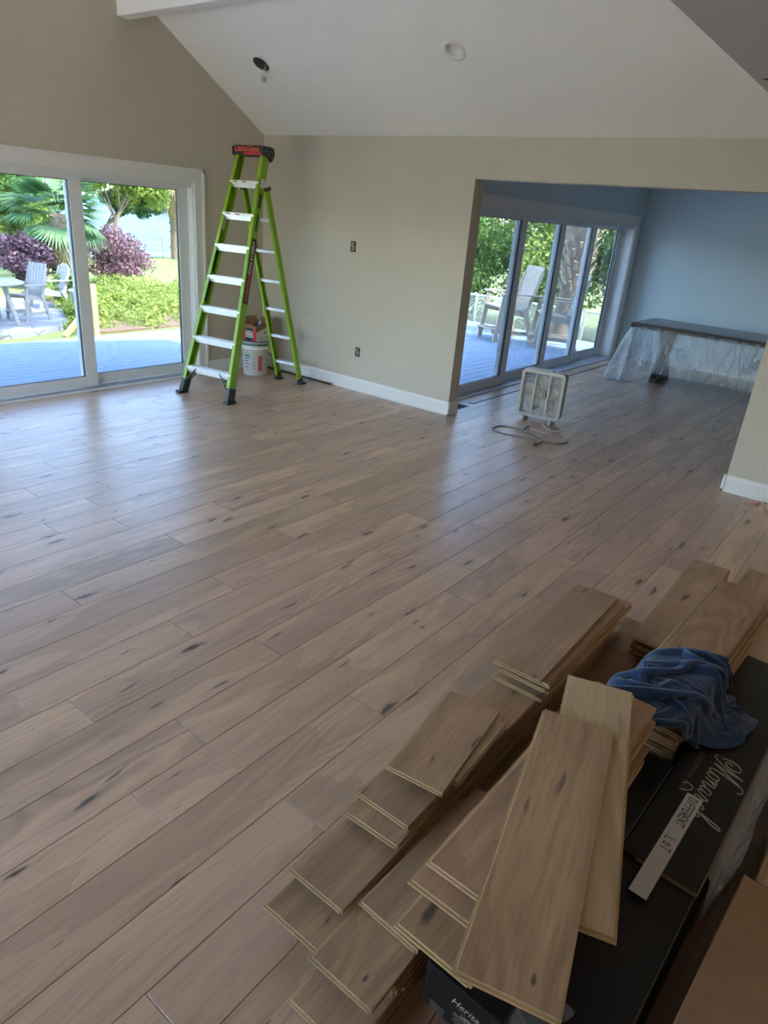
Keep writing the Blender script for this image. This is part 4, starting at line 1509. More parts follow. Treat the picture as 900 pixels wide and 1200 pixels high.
def script_word(parent, o, ex, ey, unit, mat, r, strokes=STROKES):
    o, ex, ey = Vector(o), Vector(ex).normalized(), Vector(ey).normalized()
    ez = ex.cross(ey)
    for s in strokes:
        m_ = MB()
        path = smooth_path([o + ex * (x + 0.22 * y) * unit + ey * y * unit for x, y in s], 8)
        vs, fs = [], []
        for i, p in enumerate(path):
            t = (path[min(i + 1, len(path) - 1)] - path[max(i - 1, 0)])
            n_ = ez.cross(t).normalized()
            wdt = r * (0.45 + 0.75 * abs(t.normalized().dot(ey)))
            vs += [p + n_ * wdt, p - n_ * wdt]
        for i in range(len(path) - 1):
            fs.append((2 * i, 2 * i + 1, 2 * i + 3, 2 * i + 2))
        m_.add(vs, fs)
        m_.build('script_stroke', mat, parent)


rdx, rup = -rex, -rey
script_word(lo, rp3(2.035, 0.133, ZT), rdx, rup, 0.096, M['gold'], 0.0020)
text_part('lettering', 'EUROPEAN OAK', 0.0225, M['dim_gold'], rp3(1.905, 0.168, ZT), rdx, rup, lo, spacing=1.35)
text_part('lettering', 'To', 0.018, M['dim_gold'], rp3(2.12, 0.19, ZT), rdx, rup, lo, shear=0.3)
# taped note
tc = Vector((1.586, 0.1213, 0.3008))
tdx = Vector((-0.434, 0.022, 0)).normalized()
tdy = Vector((-tdx.y, tdx.x, 0))
if tdy.y > 0: tdy = -tdy
tp = MB()
tp.obox(tc, tdx * 0.2175, tdy * 0.0225, up * 0.0004)
to = tp.build('paper_tape', plain('white_paper_tape', (0.50, 0.50, 0.52), 0.75, var=0.04), None, loc=tc)
tag(to, 'white tape strip handwritten DIFFERENT LOT stuck on the black carton lid', 'tape')
M['ink'] = plain('black_marker', (0.012, 0.012, 0.014), 0.6)
HW = {'D': [[(0, 0), (0.05, 1)], [(-.1, .95), (.35, .95), (.6, .5), (.4, .05), (-.05, 0)]], 'I': [[(0, 0), (0.06, 1)]],
      'F': [[(0, 0), (0.05, 1), (.5, 1.02)], [(0.02, .55), (.4, .58)]], 'E': [[(.5, 0.02), (0, 0), (.05, 1), (.5, 1.02)], [(.02, .52), (.4, .54)]],
      'R': [[(0, 0), (.05, 1), (.45, .9), (.42, .55), (.05, .48), (.5, 0)]], 'N': [[(0, 0), (.05, 1), (.45, .05), (.5, 1.02)]],
      'T': [[(.25, 0), (.28, 1)], [(-.05, 1), (.65, 1.05)]], 'L': [[(0.05, 1), (0, .02), (.55, 0)]], 'O': [[(.3, .8), (.05, .55), (.1, .1), (.35, .08), (.5, .4), (.3, .8)]]}
cx_ = 0.0
start = tc - tdx * 0.203 + up * 0.0007
pen = 0.0
for ch, wch in [('D', .85), ('I', .35), ('F', .62), ('F', .62), ('E', .62), ('R', .62), ('E', .62), ('N', .68), ('T', 1.0), (' ', 2.0), ('L', .9), ('O', .8), ('T', .9)]:
    for s in HW.get(ch, []):
        m_ = MB()
        unit = 0.0235 if pen < 6.5 else 0.026
        path = [start + tdx * ((pen + x) * 0.0235) + tdy * ((y - 0.5) * unit) for x, y in s]
        vs, fs = [], []
        for i in range(len(path) - 1):
            t = (path[i + 1] - path[i]).normalized()
            n_ = up.cross(t)
            k0 = len(vs)
            a_, b_ = path[i] - t * 0.0008, path[i + 1] + t * 0.0008
            vs += [a_ + n_ * 0.0015, a_ - n_ * 0.0015, b_ - n_ * 0.0015, b_ + n_ * 0.0015]
            fs.append((k0, k0 + 1, k0 + 2, k0 + 3))
        m_.add(vs, fs)
        m_.build('pen_stroke', M['ink'], to)
    pen += wch

# cartons under the tall stack
Cp = (0.89, 0.335)
K0, _, _, _, _ = carton('flooring_carton', 1.02, 1.92, 0.335, 0.19, 0.0, 0.148, RC, 'black flooring carton on the floor beneath the one with the barcode end', 'flooring cartons', Cp)
K1, K1b, kc, kex, key_ = carton('flooring_carton', 0.89, 1.90, 0.335, 0.192, 0.165, 0.2995, RC, 'black flooring carton with script logo and barcode on its end', 'flooring cartons', Cp)
MB().obox(rot2(1.47, 0.335, Cp[0], Cp[1], RC) + up * 0.1565, kex * 0.42, key_ * 0.09, up * 0.008).build('carton_pad', M['raw_card'], K0)
fx, fy = -key_, up
fo_ = rot2(0.889, 0.335, Cp[0], Cp[1], RC)


def kp(s, z, d=0.0006):
    return fo_ - kex * d + fx * s + up * z


HER = [[(0.10, 0.50), (0.02, 0.70), (0.16, 0.95), (0.26, 0.60), (0.12, 0.05), (-0.05, 0.02)], [(0.55, 1.0), (0.42, 0.40), (0.40, 0.02), (0.55, 0.10)], [(0.12, 0.50), (0.50, 0.55)]]
text_part('lettering', 'Heritage', 0.027, M['gold'], kp(0.022, 0.2525), fx, fy, K1b, shear=0.35)
text_part('lettering', 'EUROPEAN OAK', 0.006, M['dim_gold'], kp(0.010, 0.2385), fx, fy, K1b)
text_part('lettering', 'LAPEL', 0.011, M['gold'], kp(0.018, 0.226), fx, fy, K1b, bold=0.0004)
text_part('lettering', 'ENGINEERED OAK', 0.0085, M['gold'], kp(0.022, 0.217), fx, fy, K1b)
for i in range(4):
    t_ = MB(); t_.obox(kp(0.02, 0.209 - i * 0.006), fx * (0.035 - 0.004 * (i % 2)), kex * 0.0003, up * 0.0010); t_.build('text_line', M['dim_gold'], K1b)
for i in range(5):
    t_ = MB(); t_.obox(kp(-0.055, 0.196 - i * 0.005), fx * (0.020 - 0.003 * (i % 2)), kex * 0.0003, up * 0.0008); t_.build('text_line', M['dim_gold'], K1b)
t_ = MB(); t_.obox(kp(0.066, 0.205), fx * 0.022, kex * 0.0003, up * 0.011); bl_ = t_.build('barcode_label', M['white_print'], K1b)
x_ = 0.047
while x_ < 0.085:
    wd_ = brng.choice((0.0006, 0.0012, 0.0018))
    t_ = MB(); t_.obox(kp(x_, 0.207, 0.001), fx * wd_ / 2, kex * 0.0003, up * 0.008); t_.build('barcode_bar', M['ink'], bl_)
    x_ += wd_ + brng.choice((0.0012, 0.0018))
t_ = MB(); t_.tube([kp(0.075, 0.262, 0.0), kp(0.075, 0.262, 0.001)], 0.011, 18); t_.build('sticker', plain('grey_sticker', (0.22, 0.23, 0.25), 0.5), K1b)

# row C boards on those cartons
GC = 'floorboards in the tall stack on the cartons'
LC = 'oak floorboard buried in the tall stack on the cartons'
for i in range(17):
    z = 0.300 + (i + 1) * BP
    if i == 7:
        loose_board(0.843, 0.98, 0.396, z, 'oak floorboard jutting out just above the barcode carton end', rot=math.radians(-1.5), group=GC, rnd=0.81)
    elif i == 15:
        loose_board(0.864, 0.86, 0.388, z, 'oak floorboard second below the two crossed boards, pale edge showing', rot=math.radians(-0.6), group=GC, rnd=0.36)
    elif i == 16:
        loose_board(0.914, 0.775, 0.379, z, 'oak floorboard directly beneath the two crossed boards', rot=math.radians(-0.8), group=GC, rnd=0.58)
    else:
        L_ = 0.80 + brng.uniform(-0.02, 0.05)
        loose_board(0.95 + brng.uniform(0, 0.05), L_, (0.390 if i < 8 else 0.382) + brng.uniform(-0.022, 0.006), z, LC, rot=brng.uniform(-0.02, 0.0), group=GC)
ztop_c = 0.300 + 17 * BP
for i, dz in enumerate((0.0,)):
    pass
loose_board(0.972, 0.800, 0.199, ztop_c + BP, 'upturned floorboard with pale plywood back, crossed under the topmost board', rot=math.radians(17.0), flip=True, group='crossed boards on the tall stack', rnd=0.23)
loose_board(0.764, 0.780, 0.212, ztop_c + 2 * BP + 0.002, 'wide-grained oak floorboard lying askew on top of the whole pile', rot=math.radians(14.4), group='crossed boards on the tall stack', rnd=0.515)

# stack E beyond the sweatshirt
GE = 'floorboards in the far stack under the sweatshirt'
carton('flooring_carton', 1.98, 3.0, 0.30, 0.19, 0.0, 0.150, RC, 'black flooring carton under the far board stack', 'flooring cartons')
for i in range(19):
    z = 0.1505 + (i + 1) * BP
    last = i == 18
    loose_board(2.02 + brng.uniform(-0.06, 0.04) if not last else 1.99, (0.98 + brng.uniform(0, 0.08)) if not last else 1.055, 0.307 + (brng.uniform(-0.012, 0.02) if not last else 0.0), z,
                'wide plain oak floorboard on top of the far stack, partly under the sweatshirt' if last else 'oak floorboard buried in the far stack under the sweatshirt',
                rot=math.radians(-2.6) + (0 if last else brng.uniform(-0.012, 0.012)), group=GE, rnd=0.15 if last else None)
GF = 'floorboards in the low far stack'
for i in range(9):
    last = i == 8
    loose_board(2.80 + (0 if last else brng.uniform(0.01, 0.06)), 1.06, 0.518 - 0.002 * i * 0, (i + 1) * BP + 0.004, 'oak floorboard on top of the low stack furthest from the sweatshirt' if last else 'oak floorboard in the low stack beyond the square-cut stack', rot=math.radians(0.8), group=GF, rnd=0.4 if last else None)
for i in range(6):
    loose_board(3.12 + (0 if i == 5 else brng.uniform(0, 0.03)), 0.98, 0.318 - 0.004 * i, (i + 1) * BP, 'oak floorboard in the small stack behind the sweatshirt pile', rot=math.radians(-1.0), group='floorboards in the small stack behind')

# right edge: brown carton, boards beyond it, plastic wrap
bc = thing('brown_carton', (1.20, -0.21, 0.0), 'plain brown cardboard carton beside the taped black carton', 'carton')
m_ = MB(); m_.obox((1.1535, -0.187, 0.175), Vector((0.40, -0.027, 0)), Vector((0.0105, 0.155, 0)), (0, 0, 0.175))
bb = m_.build('carton_body', M['card'], bc, bevel=0.004)
m_ = MB(); m_.obox((1.1535, -0.187, 0.3508), Vector((0.40, -0.027, 0)), Vector((0.0003, 0.0055, 0)), (0, 0, 0.0006)); m_.build('seam_tape', plain('card_tape', (0.31, 0.19, 0.10), 0.4), bb)
for i in range(21):
    loose_board(1.60, 1.0, -0.19 + brng.uniform(-0.004, 0.004), (i + 1) * BP, 'oak floorboard in the stack beyond the brown carton', rot=math.radians(-2.4), group='floorboards beyond the brown carton')
rg = np.random.RandomState(9)
nx, ny = 60, 18
PX = np.zeros((nx, ny, 3))
for i in range(nx):
    for j in range(ny):
        s_ = i / (nx - 1); w_ = j / (ny - 1)
        wid = 0.030 + 0.055 * s_ + 0.012 * math.sin(9 * s_)
        q = rp3(1.56 + 0.78 * s_ + 0.03 * math.sin(7 * w_), 0.0155 - wid * w_, 0)
        sag = 0.040 * w_ + 0.020 * math.sin(3.14 * w_) + 0.010 * math.sin(26 * s_ + 4 * w_) * w_ + 0.006 * math.sin(61 * s_ - 9 * w_) * w_ + (0.10 * w_ * max(0, 0.15 - s_) / 0.15)
        PX[i, j] = (q.x, q.y, 0.286 - sag)
Pd = PX.reshape(-1, 3)
b = NB('grey_wrap_film')
nm = b.bump(b.noise(b.pos(), 30, 3), 0.5, 0.01)
fb_ = b.bsdf(C(0.40, 0.41, 0.44), 0.35, nm, Specular_IOR_Level=0.6)
M['wrap'] = b.done(b.n('MixShader', i0=0.72, i1=b.n('BsdfTransparent').outputs[0], i2=fb_).outputs[0])
o = cloth_obj('plastic_wrap', Pd, nx, ny, M['wrap'], 0, 1, None, (1.9, -0.02, 0.25))
tag(o, 'torn grey plastic wrap hanging off the side of the taped black carton', 'plastic wrap')
nx, ny, rs = 16, 14, 0.012
PX = np.zeros((nx, ny, 3))
for i in range(nx):
    for j in range(ny):
        PX[i, j] = (0.90 + i * rs * 0.5, 0.165 + j * rs * 0.55, 0.32 + 0.02 * rg.rand())
Pd = drape(PX.reshape(-1, 3), nx, ny, rs, [abox(0.78, 2.7, 0.03, 0.232, 0.0, 0.29, RC, piv)], 0.0, steps=50, iters=8, bend=0.1)
o = cloth_obj('plastic_scrap', Pd, nx, ny, M['film'], 0, 1, None, (0.95, 0.2, 0.29))
tag(o, 'crumpled clear plastic scrap tucked under the topmost board', 'plastic scrap')

# ---------------------------------------------------------------- navy sweatshirt thrown over the pile
b = NB('navy_fleece')
uvn = b.n('UVMap').outputs[0]
kn_ = b.noise(b.vmul(uvn, (1, 1, 1)), 900, 2, 0.6)
po_ = b.pos()
col = b.mix(b.rng(b.noise(po_, 25, 4), 0.3, 0.7), C(0.010, 0.033, 0.095), C(0.016, 0.046, 0.125))
M['navy'] = b.done(b.bsdf(col, 0.9, b.bump(b.noise(po_, 420, 2), 0.25, 0.002), Specular_IOR_Level=0.15, Sheen_Weight=0.35, Sheen_Roughness=0.5))
cols_ = [abox(0.90, 1.70, 0.285, 0.475, 0.30, 0.554), abox(1.99, 3.04, 0.209, 0.405, 0.15, 0.4335, math.radians(-2.6), (1.99, 0.307)),
         abox(0.78, 2.725, 0.019, 0.213, 0.1, 0.30, RC, piv), abox(1.5, 2.3, 0.24, 0.43, 0.15, 0.30)]


def crumple(nx, ny, rs, x0, x1, y0, y1, zf, seed, amp, steps=70):
    rgs = np.random.RandomState(seed)
    u_, v_ = np.meshgrid(np.linspace(0, 1, nx), np.linspace(0, 1, ny), indexing='ij')
    X = x0 + (x1 - x0) * u_
    Y = y0 + (y1 - y0) * v_
    Z = np.zeros_like(X)
    for _ in range(6):
        kx, ky = rgs.uniform(-9, 9), rgs.uniform(-9, 9)
        Z += np.sin(kx * u_ + ky * v_ + rgs.uniform(0, 6.28)) / 6 ** 0.5
    P = np.stack([X, Y, zf(u_, v_) + amp * Z], -1)
    P[..., :2] += 0.006 * rgs.randn(nx, ny, 2)
    return drape(P.reshape(-1, 3), nx, ny, rs, cols_, 0.0, steps=steps, iters=12, bend=0.5, damp=0.90, fric=0.9, thick=0.010)


def pleated(nx, ny, rs, c, ldir, length, across, pleats, amp, zc, seed, steps, bendk=0.35, curve=0.0):
    """start from a sheet gathered into pleats that run along ldir, then let it fall on the boards"""
    rgs = np.random.RandomState(seed)
    ld = np.array([ldir[0], ldir[1]]); ld /= np.linalg.norm(ld)
    ad = np.array([-ld[1], ld[0]])
    u_, v_ = np.meshgrid(np.linspace(-0.5, 0.5, nx), np.linspace(-0.5, 0.5, ny), indexing='ij')
    ph = 0.9 * np.sin(5.0 * u_ + 1.3) + 0.6 * np.sin(11 * u_ + seed)
    taper = 1.0 - 0.55 * np.abs(u_ * 2) ** 2.2
    acr = across * v_ * taper + curve * (u_ * 2) ** 2 * 0.1
    Z = zc(u_) + amp * np.sin(2 * math.pi * pleats * (v_ + 0.5) + ph) * (0.7 + 0.5 * rgs.rand()) + 0.035 * (1 - (2 * v_) ** 2) * taper
    P = np.zeros((nx, ny, 3))
    P[..., 0] = c[0] + ld[0] * length * u_ + ad[0] * acr
    P[..., 1] = c[1] + ld[1] * length * u_ + ad[1] * acr
    P[..., 2] = Z
    P += 0.0025 * rgs.randn(nx, ny, 3)
    return drape(P.reshape(-1, 3), nx, ny, rs, cols_, 0.0, steps=steps, iters=14, bend=bendk, damp=0.86, fric=0.95, thick=0.009)


sw = thing('sweatshirt', (2.1, 0.30, 0.44), 'crumpled navy blue sweatshirt thrown over the board stacks', 'sweatshirt')
cols_.append(abox(1.68, 2.02, 0.22, 0.44, 0.30, 0.43))
nx, ny = 52, 50
Pd = pleated(nx, ny, 0.0125, (2.075, 0.305), (0.80, -0.60), 0.57, 0.32, 3.5, 0.040, lambda u_: 0.505 - 0.02 * u_ - 0.16 * np.maximum(0, u_ - 0.28) * 2, 4, 26)
cloth_obj('body', Pd, nx, ny, M['navy'], 0.006, 1, sw)
nx, ny = 40, 30
Pd = pleated(nx, ny, 0.0125, (2.215, 0.225), (0.62, -0.78), 0.33, 0.24, 2.2, 0.030, lambda u_: 0.535 - 0.30 * np.maximum(0, u_ + 0.05), 12, 26)
cloth_obj('hood', Pd, nx, ny, M['navy'], 0.008, 1, sw)
nx, ny = 40, 24
Pd = pleated(nx, ny, 0.0115, (1.985, 0.30), (0.55, -0.83), 0.33, 0.17, 1.6, 0.030, lambda u_: 0.515 - 0.18 * np.maximum(0, u_), 23, 26)
cloth_obj('sleeve', Pd, nx, ny, M['navy'], 0.008, 1, sw)

# ================================================================== OUTDOORS
def leaf_mat(name, c1, c2, rough=0.5, trans=0.45):
    b = NB(name)
    rnd = b.n('Attribute', {'attribute_name': 'rnd'}).outputs['Fac']
    c = b.mix(rnd, C(*c1), C(*c2))
    p = b.bsdf(c, rough, Specular_IOR_Level=0.35)
    t = b.n('BsdfTranslucent', Color=c).outputs[0]
    return b.done(b.n('MixShader', i0=trans, i1=p, i2=t).outputs[0])


GZ = -0.60      # garden level below the deck
M['deck'] = plain('grey_composite_deck', (0.25, 0.325, 0.42), 0.75, var=0.07, scale=8, spec=0.15)
deck = tag(MB().box(-3.0, 12.4, 6.45, 8.82, -0.26, -0.078).build('deck_frame', M['subfloor']), kind='structure')
ext_ = MB().box(5.87, 12.4, 4.09, 6.45, -0.26, -0.078)
deck2 = tag(ext_.build('deck_frame_alcove', M['subfloor']), kind='structure')
y = 4.09
while y < 8.80:
    x0 = 5.87 if y < 6.44 else -3.0
    y1 = y + 0.139
    o = MB().box(x0, 12.42, y, y1, -0.078, -0.05).build('deck_board', M['deck'], deck2 if y < 6.44 else deck)
    y += 0.1445

# lawn falling gently to the lake
b = NB('lawn_grass')
p_ = b.pos()
n1 = b.noise(p_, 0.55, 5, 0.65)
n2 = b.noise(p_, 14, 5, 0.7)
n3 = b.noise(b.vmul(p_, (60, 60, 60)), 1, 3, 0.7)
c_ = b.mix(b.rng(n1, 0.3, 0.7), C(0.24, 0.31, 0.11), C(0.38, 0.42, 0.18))
c_ = b.mix(b.math('MULTIPLY', b.rng(n2, 0.40, 0.72), 0.55), c_, C(0.15, 0.23, 0.06))
c_ = b.mix(b.math('MULTIPLY', b.rng(n3, 0.4, 0.7), 0.35), c_, C(0.48, 0.50, 0.24))
M['lawn'] = b.done(b.bsdf(c_, 0.9, b.bump(n3, 0.9, 0.05), Specular_IOR_Level=0.1))


def ground_z(x, y):
    shore = 26.5
    d = y - shore + 0.10 * (18 - x)
    t = min(1.0, max(0.0, d / 3.0))
    return GZ - 1.2 * t * t * (3 - 2 * t) + 0.03 * math.sin(x * 0.7) * math.sin(y * 0.6)


m_ = MB()
NX, NY = 90, 80
xs = [-30 + 100 * i / (NX - 1) for i in range(NX)]
ysg = [-14 + 50 * j / (NY - 1) for j in range(NY)]
m_.add([(x, y, ground_z(x, y)) for x in xs for y in ysg], [(i * NY + j, (i + 1) * NY + j, (i + 1) * NY + j + 1, i * NY + j + 1) for i in range(NX - 1) for j in range(NY - 1)], 0, True)
tag(m_.build('lawn', M['lawn']), kind='structure')
b = NB('lake_water')
p_ = b.pos()
rip = b.noise(b.vmul(p_, (0.35, 1.3, 1)), 1.0, 5, 0.6, 0.4)
cw_ = b.mix(b.rng(rip, 0.35, 0.7), C(0.09, 0.155, 0.20), C(0.21, 0.29, 0.34))
M['lake'] = b.done(b.bsdf(cw_, 0.6, b.bump(rip, 0.35, 0.12), Specular_IOR_Level=0.05))
m_ = MB()
m_.add([(-250, 20, -1.45), (350, 20, -1.45), (350, 420, -1.45), (-250, 420, -1.45)], [(0, 1, 2, 3)])
tag(m_.build('lake', M['lake']), kind='structure')

# pale concrete driveway added out of view to bounce sunlight indoors
tag(MB().box(-16.0, -1.95, -9.0, 9.5, GZ + 0.02, GZ + 0.10).build('bounce_slab', plain('pale_bounce_concrete', (0.58, 0.55, 0.50), 0.85, var=0.05, scale=3)), kind='structure')

# ---- stone patio
b = NB('patio_stone')
p_ = b.pos()
vo = b.n('TexVoronoi', {'feature': 'DISTANCE_TO_EDGE'}, Vector=p_, Scale=1.8).outputs['Distance']
vc = b.n('TexVoronoi', Vector=p_, Scale=1.8).outputs['Color']
cs_ = b.mix(b.rng(b.n('SeparateColor', i0=vc).outputs[0], 0, 1), C(0.24, 0.25, 0.28), C(0.34, 0.34, 0.36))
cs_ = b.mix(b.rng(vo, 0.03, 0.0), cs_, C(0.12, 0.12, 0.12))
M['patio'] = b.done(b.bsdf(cs_, 0.85, b.bump(b.rng(vo, 0.0, 0.05), 0.4, 0.02)))
m_ = MB()
poly = [(0.5, 11.8), (4.2, 11.85), (5.6, 11.95), (6.5, 12.35), (7.0, 13.0), (7.6, 14.2), (7.8, 15.6), (6.5, 17.0), (3.0, 17.4), (0.5, 17.0)]
m_.prism(poly, (0, 0, GZ - 0.1), (1, 0, 0), (0, 1, 0), (0, 0, 0.16))
tag(m_.build('patio', M['patio']), kind='structure')
PZ = GZ + 0.06

# ---- outdoor chairs
M['poly_white'] = plain('weathered_white_lumber', (0.33, 0.325, 0.32), 0.6, var=0.06)
M['poly_tan'] = plain('weathered_tan_lumber', (0.42, 0.36, 0.28), 0.6, var=0.08)


def outdoor_chair(mat, label, group, loc, rz, sc, seat_z=0.56, back_top=1.24, foot=True, fan=0.0):
    """slatted outdoor armchair facing local -X; tall versions carry a footrest"""
    t = thing('outdoor_chair', (0, 0, 0), label, 'chair', group)
    hw = 0.27
    def part(nm, p, q, w, d, ref=(0, 0, 1)):
        m = MB(); m.bar(p, q, w, d, ref); return m.build(nm, mat, t)
    arm_z = seat_z + 0.22
    for s in (-1, 1):
        y = s * (hw + 0.015)
        part('front_leg', (-0.34, y, 0), (-0.25, y, arm_z), 0.030, 0.075, (1, 0, 0))
        part('rear_leg', (0.36, y, 0), (0.16, y, seat_z + 0.02), 0.030, 0.075, (1, 0, 0))
        part('arm', (-0.33, y + s * 0.02, arm_z + 0.012), (0.33, y + s * 0.0, arm_z + 0.005), 0.105, 0.024)
        part('seat_rail', (-0.27, y - s * 0.03, seat_z - 0.035), (0.24, y - s * 0.03, seat_z - 0.095), 0.026, 0.085)
        part('back_post', (0.20, y - s * 0.03, seat_z - 0.08), (0.20 + 0.30 * (back_top - seat_z), y - s * 0.03, back_top - 0.09), 0.028, 0.06, (1, 0, 0))
        if foot:
            part('lower_rail', (-0.40, y - s * 0.03, 0.17), (0.32, y - s * 0.03, 0.15), 0.026, 0.06)
    for i in range(5):
        x = -0.26 + i * 0.105
        z = seat_z + 0.012 - 0.06 * (i / 4)
        part('seat_slat', (x, -hw, z), (x, hw, z), 0.094, 0.022)
    nsl = 6
    for i in range(nsl):
        f = (i - (nsl - 1) / 2) / ((nsl - 1) / 2)
        y = f * (hw - 0.045)
        top = back_top - fan * f * f
        part('back_slat', (0.225, y * 0.9, seat_z - 0.05), (0.225 + 0.30 * (top - seat_z), y * (1.0 + 0.12 * (fan > 0)), top), 0.074, 0.020, (1, 0, 0))
    part('back_rail', (0.235, -hw, seat_z + 0.06), (0.235, hw, seat_z + 0.06), 0.022, 0.07, (0, 0, 1))
    part('back_rail', (0.24 + 0.28 * (back_top - 0.2 - seat_z), -hw, back_top - 0.2), (0.24 + 0.28 * (back_top - 0.2 - seat_z), hw, back_top - 0.2), 0.022, 0.07, (0, 0, 1))
    if foot:
        for x in (-0.385, -0.295):
            part('footrest_slat', (x, -hw, 0.205), (x, hw, 0.205), 0.085, 0.022)
    t.location = loc
    t.rotation_euler = (0, 0, rz)
    t.scale = (sc, sc, sc)
    return t


def facing(dx, dy):
    return math.atan2(-dy, -dx)


outdoor_chair(M['poly_tan'], 'tan slatted tall armchair with footrest on the deck, nearer the wall end', 'tall chairs on the deck', (10.92, 5.72, -0.05), facing(-0.85, 0.55), 1.0)
outdoor_chair(M['poly_tan'], 'tan slatted tall armchair with footrest on the deck, before the thick palm trunk', 'tall chairs on the deck', (11.12, 4.92, -0.05), facing(-0.55, 0.83), 0.97)
CP = [((6.36, 13.25), (-0.95, -0.3), 0.80, True, 0.56, 1.24, 0.0, 'white slatted armchair with footrest standing on the stone patio beside the table'),
      ((6.15, 14.9), (-0.35, -0.94), 0.92, False, 0.38, 1.0, 0.10, 'white fan-backed garden armchair on the patio behind the table'),
      ((7.45, 14.5), (-0.98, 0.1), 0.92, False, 0.38, 0.95, 0.06, 'white low garden armchair on the patio beside the green bushes')]
for (xy, fc, sc, ft, sz, bt, fan, lab) in CP:
    outdoor_chair(M['poly_white'], lab, 'garden chairs on the patio', (xy[0], xy[1], PZ), facing(*fc), sc, sz, bt, ft, fan)
tt = thing('patio_table', (5.52, 13.0, PZ), 'white round patio table on the stone patio', 'table')
m_ = MB(); m_.lathe([(0, 0.70), (0.62, 0.70), (0.64, 0.715), (0.62, 0.735), (0, 0.735)], 32, (5.52, 13.0, PZ)); m_.build('table_top', M['poly_white'], tt)
for k in range(4):
    a = math.radians(45 + 90 * k)
    m_ = MB(); m_.bar((5.52 + 0.50 * math.cos(a), 13.0 + 0.50 * math.sin(a), PZ), (5.52 + 0.32 * math.cos(a), 13.0 + 0.32 * math.sin(a), PZ + 0.70), 0.06, 0.06, (1, 0, 0)); m_.build('leg', M['poly_white'], tt)

# ---- timber stake, bird pole, urn
M['lumber'] = plain('new_yellow_lumber', (0.62, 0.46, 0.22), 0.7, var=0.08)
st = thing('timber_post', (6.72, 11.6, GZ), 'new yellow timber post with a diagonal brace standing beyond the deck', 'post')
pt_ = fpx(104.5, 325, 0.0)
d_ = (Vector((6.55, 11.6, 0)) - Vector((0, 0, 0)))
m_ = MB(); m_.box(6.675, 6.765, 11.56, 11.64, GZ, 0.27); m_.build('post', M['lumber'], st)
m_ = MB(); m_.bar((6.22, 11.75, GZ), (6.70, 11.62, GZ + 0.55), 0.05, 0.09, (1, 0, 0)); m_.build('brace', M['lumber'], st)
pl_ = thing('garden_pole', (8.3, 14.8, GZ), 'thin metal garden pole with a pinkish striped top beside the purple shrub', 'pole')
m_ = MB(); m_.tube([(8.3, 14.8, GZ), (8.3, 14.8, 0.42)], 0.014, 8); m_.build('shaft', M['steel'], pl_)
m_ = MB(); m_.lathe([(0, 0.42), (0.05, 0.42), (0.055, 0.50), (0.045, 0.53), (0.06, 0.56), (0.06, 0.64), (0.02, 0.70), (0.03, 0.80), (0, 0.82)], 14, (8.3, 14.8, 0)); m_.build('finial', plain('salmon_ceramic', (0.62, 0.36, 0.26), 0.5), pl_)
ur = thing('garden_urn', (7.52, 13.45, GZ), 'white garden urn among the green bushes by the patio', 'urn')
m_ = MB(); m_.lathe([(0, 0), (0.13, 0), (0.13, 0.04), (0.05, 0.10), (0.05, 0.16), (0.16, 0.30), (0.19, 0.44), (0.22, 0.50), (0.22, 0.53), (0.17, 0.52), (0.0, 0.45)], 20, (7.52, 13.45, GZ)); m_.build('body', M['poly_white'], ur)

# ---- foliage
lrng = np.random.RandomState(17)


def leaf_cloud(name, mat, blobs, n, size, parent=None, loc=(0, 0, 0), aspect=0.55, hang=0.0, seed=None):
    """leaves as small bent quads spread through ellipsoid clumps (blobs: centre, radii, weight)"""
    r = np.random.RandomState(seed if seed is not None else lrng.randint(1 << 30))
    wts = np.array([q[2] for q in blobs], float); wts /= wts.sum()
    pick = r.choice(len(blobs), n, p=wts)
    cen = np.array([q[0] for q in blobs], float)[pick]
    rad = np.array([q[1] for q in blobs], float)[pick]
    d = r.randn(n, 3); d /= np.linalg.norm(d, axis=1, keepdims=True)
    rr_ = r.rand(n, 1) ** 0.33
    pos = cen + d * rr_ * rad
    pos += 0.06 * rad * r.randn(n, 3)
    nrm_ = d + 0.8 * r.randn(n, 3); nrm_[:, 2] += 0.45; nrm_ /= np.linalg.norm(nrm_, axis=1, keepdims=True)
    t = r.randn(n, 3); t[:, 2] -= hang; t -= nrm_ * (t * nrm_).sum(1, keepdims=True); t /= np.linalg.norm(t, axis=1, keepdims=True)
    s = np.cross(nrm_, t)
    L = size * r.uniform(0.6, 1.35, (n, 1)); W_ = L * aspect
    v0 = pos - t * L / 2; v1 = pos + s * W_ / 2 + nrm_ * L * 0.06; v2 = pos + t * L / 2; v3 = pos - s * W_ / 2 + nrm_ * L * 0.06
    vs = np.stack([v0, v1, v2, v3], 1).reshape(-1, 3) - np.array(loc)
    me = bpy.data.meshes.new(name)
    me.vertices.add(4 * n); me.loops.add(4 * n); me.polygons.add(n)
    me.vertices.foreach_set('co', vs.ravel())
    me.loops.foreach_set('vertex_index', np.arange(4 * n))
    me.polygons.foreach_set('loop_start', np.arange(n) * 4)
    me.update(); me.validate()
    set_rnd(me, np.repeat(r.rand(n), 4))
    me.materials.append(mat)
    o = bpy.data.objects.new(name, me)
    COL.objects.link(o)
    if parent is not None:
        o.parent = parent
    else:
        o.location = loc
    return o


def blobs_in(c, rad, k, sub, seed, flat=1.0):
    r = np.random.RandomState(seed)
    out = []
    for _ in range(k):
        d = r.randn(3); d /= np.linalg.norm(d); d *= r.rand() ** 0.4
        out.append(((c[0] + d[0] * rad[0], c[1] + d[1] * rad[1], c[2] + d[2] * rad[2]), (sub * r.uniform(.7, 1.2), sub * r.uniform(.7, 1.2), sub * r.uniform(.5, .9) * flat), 1.0))
    return out


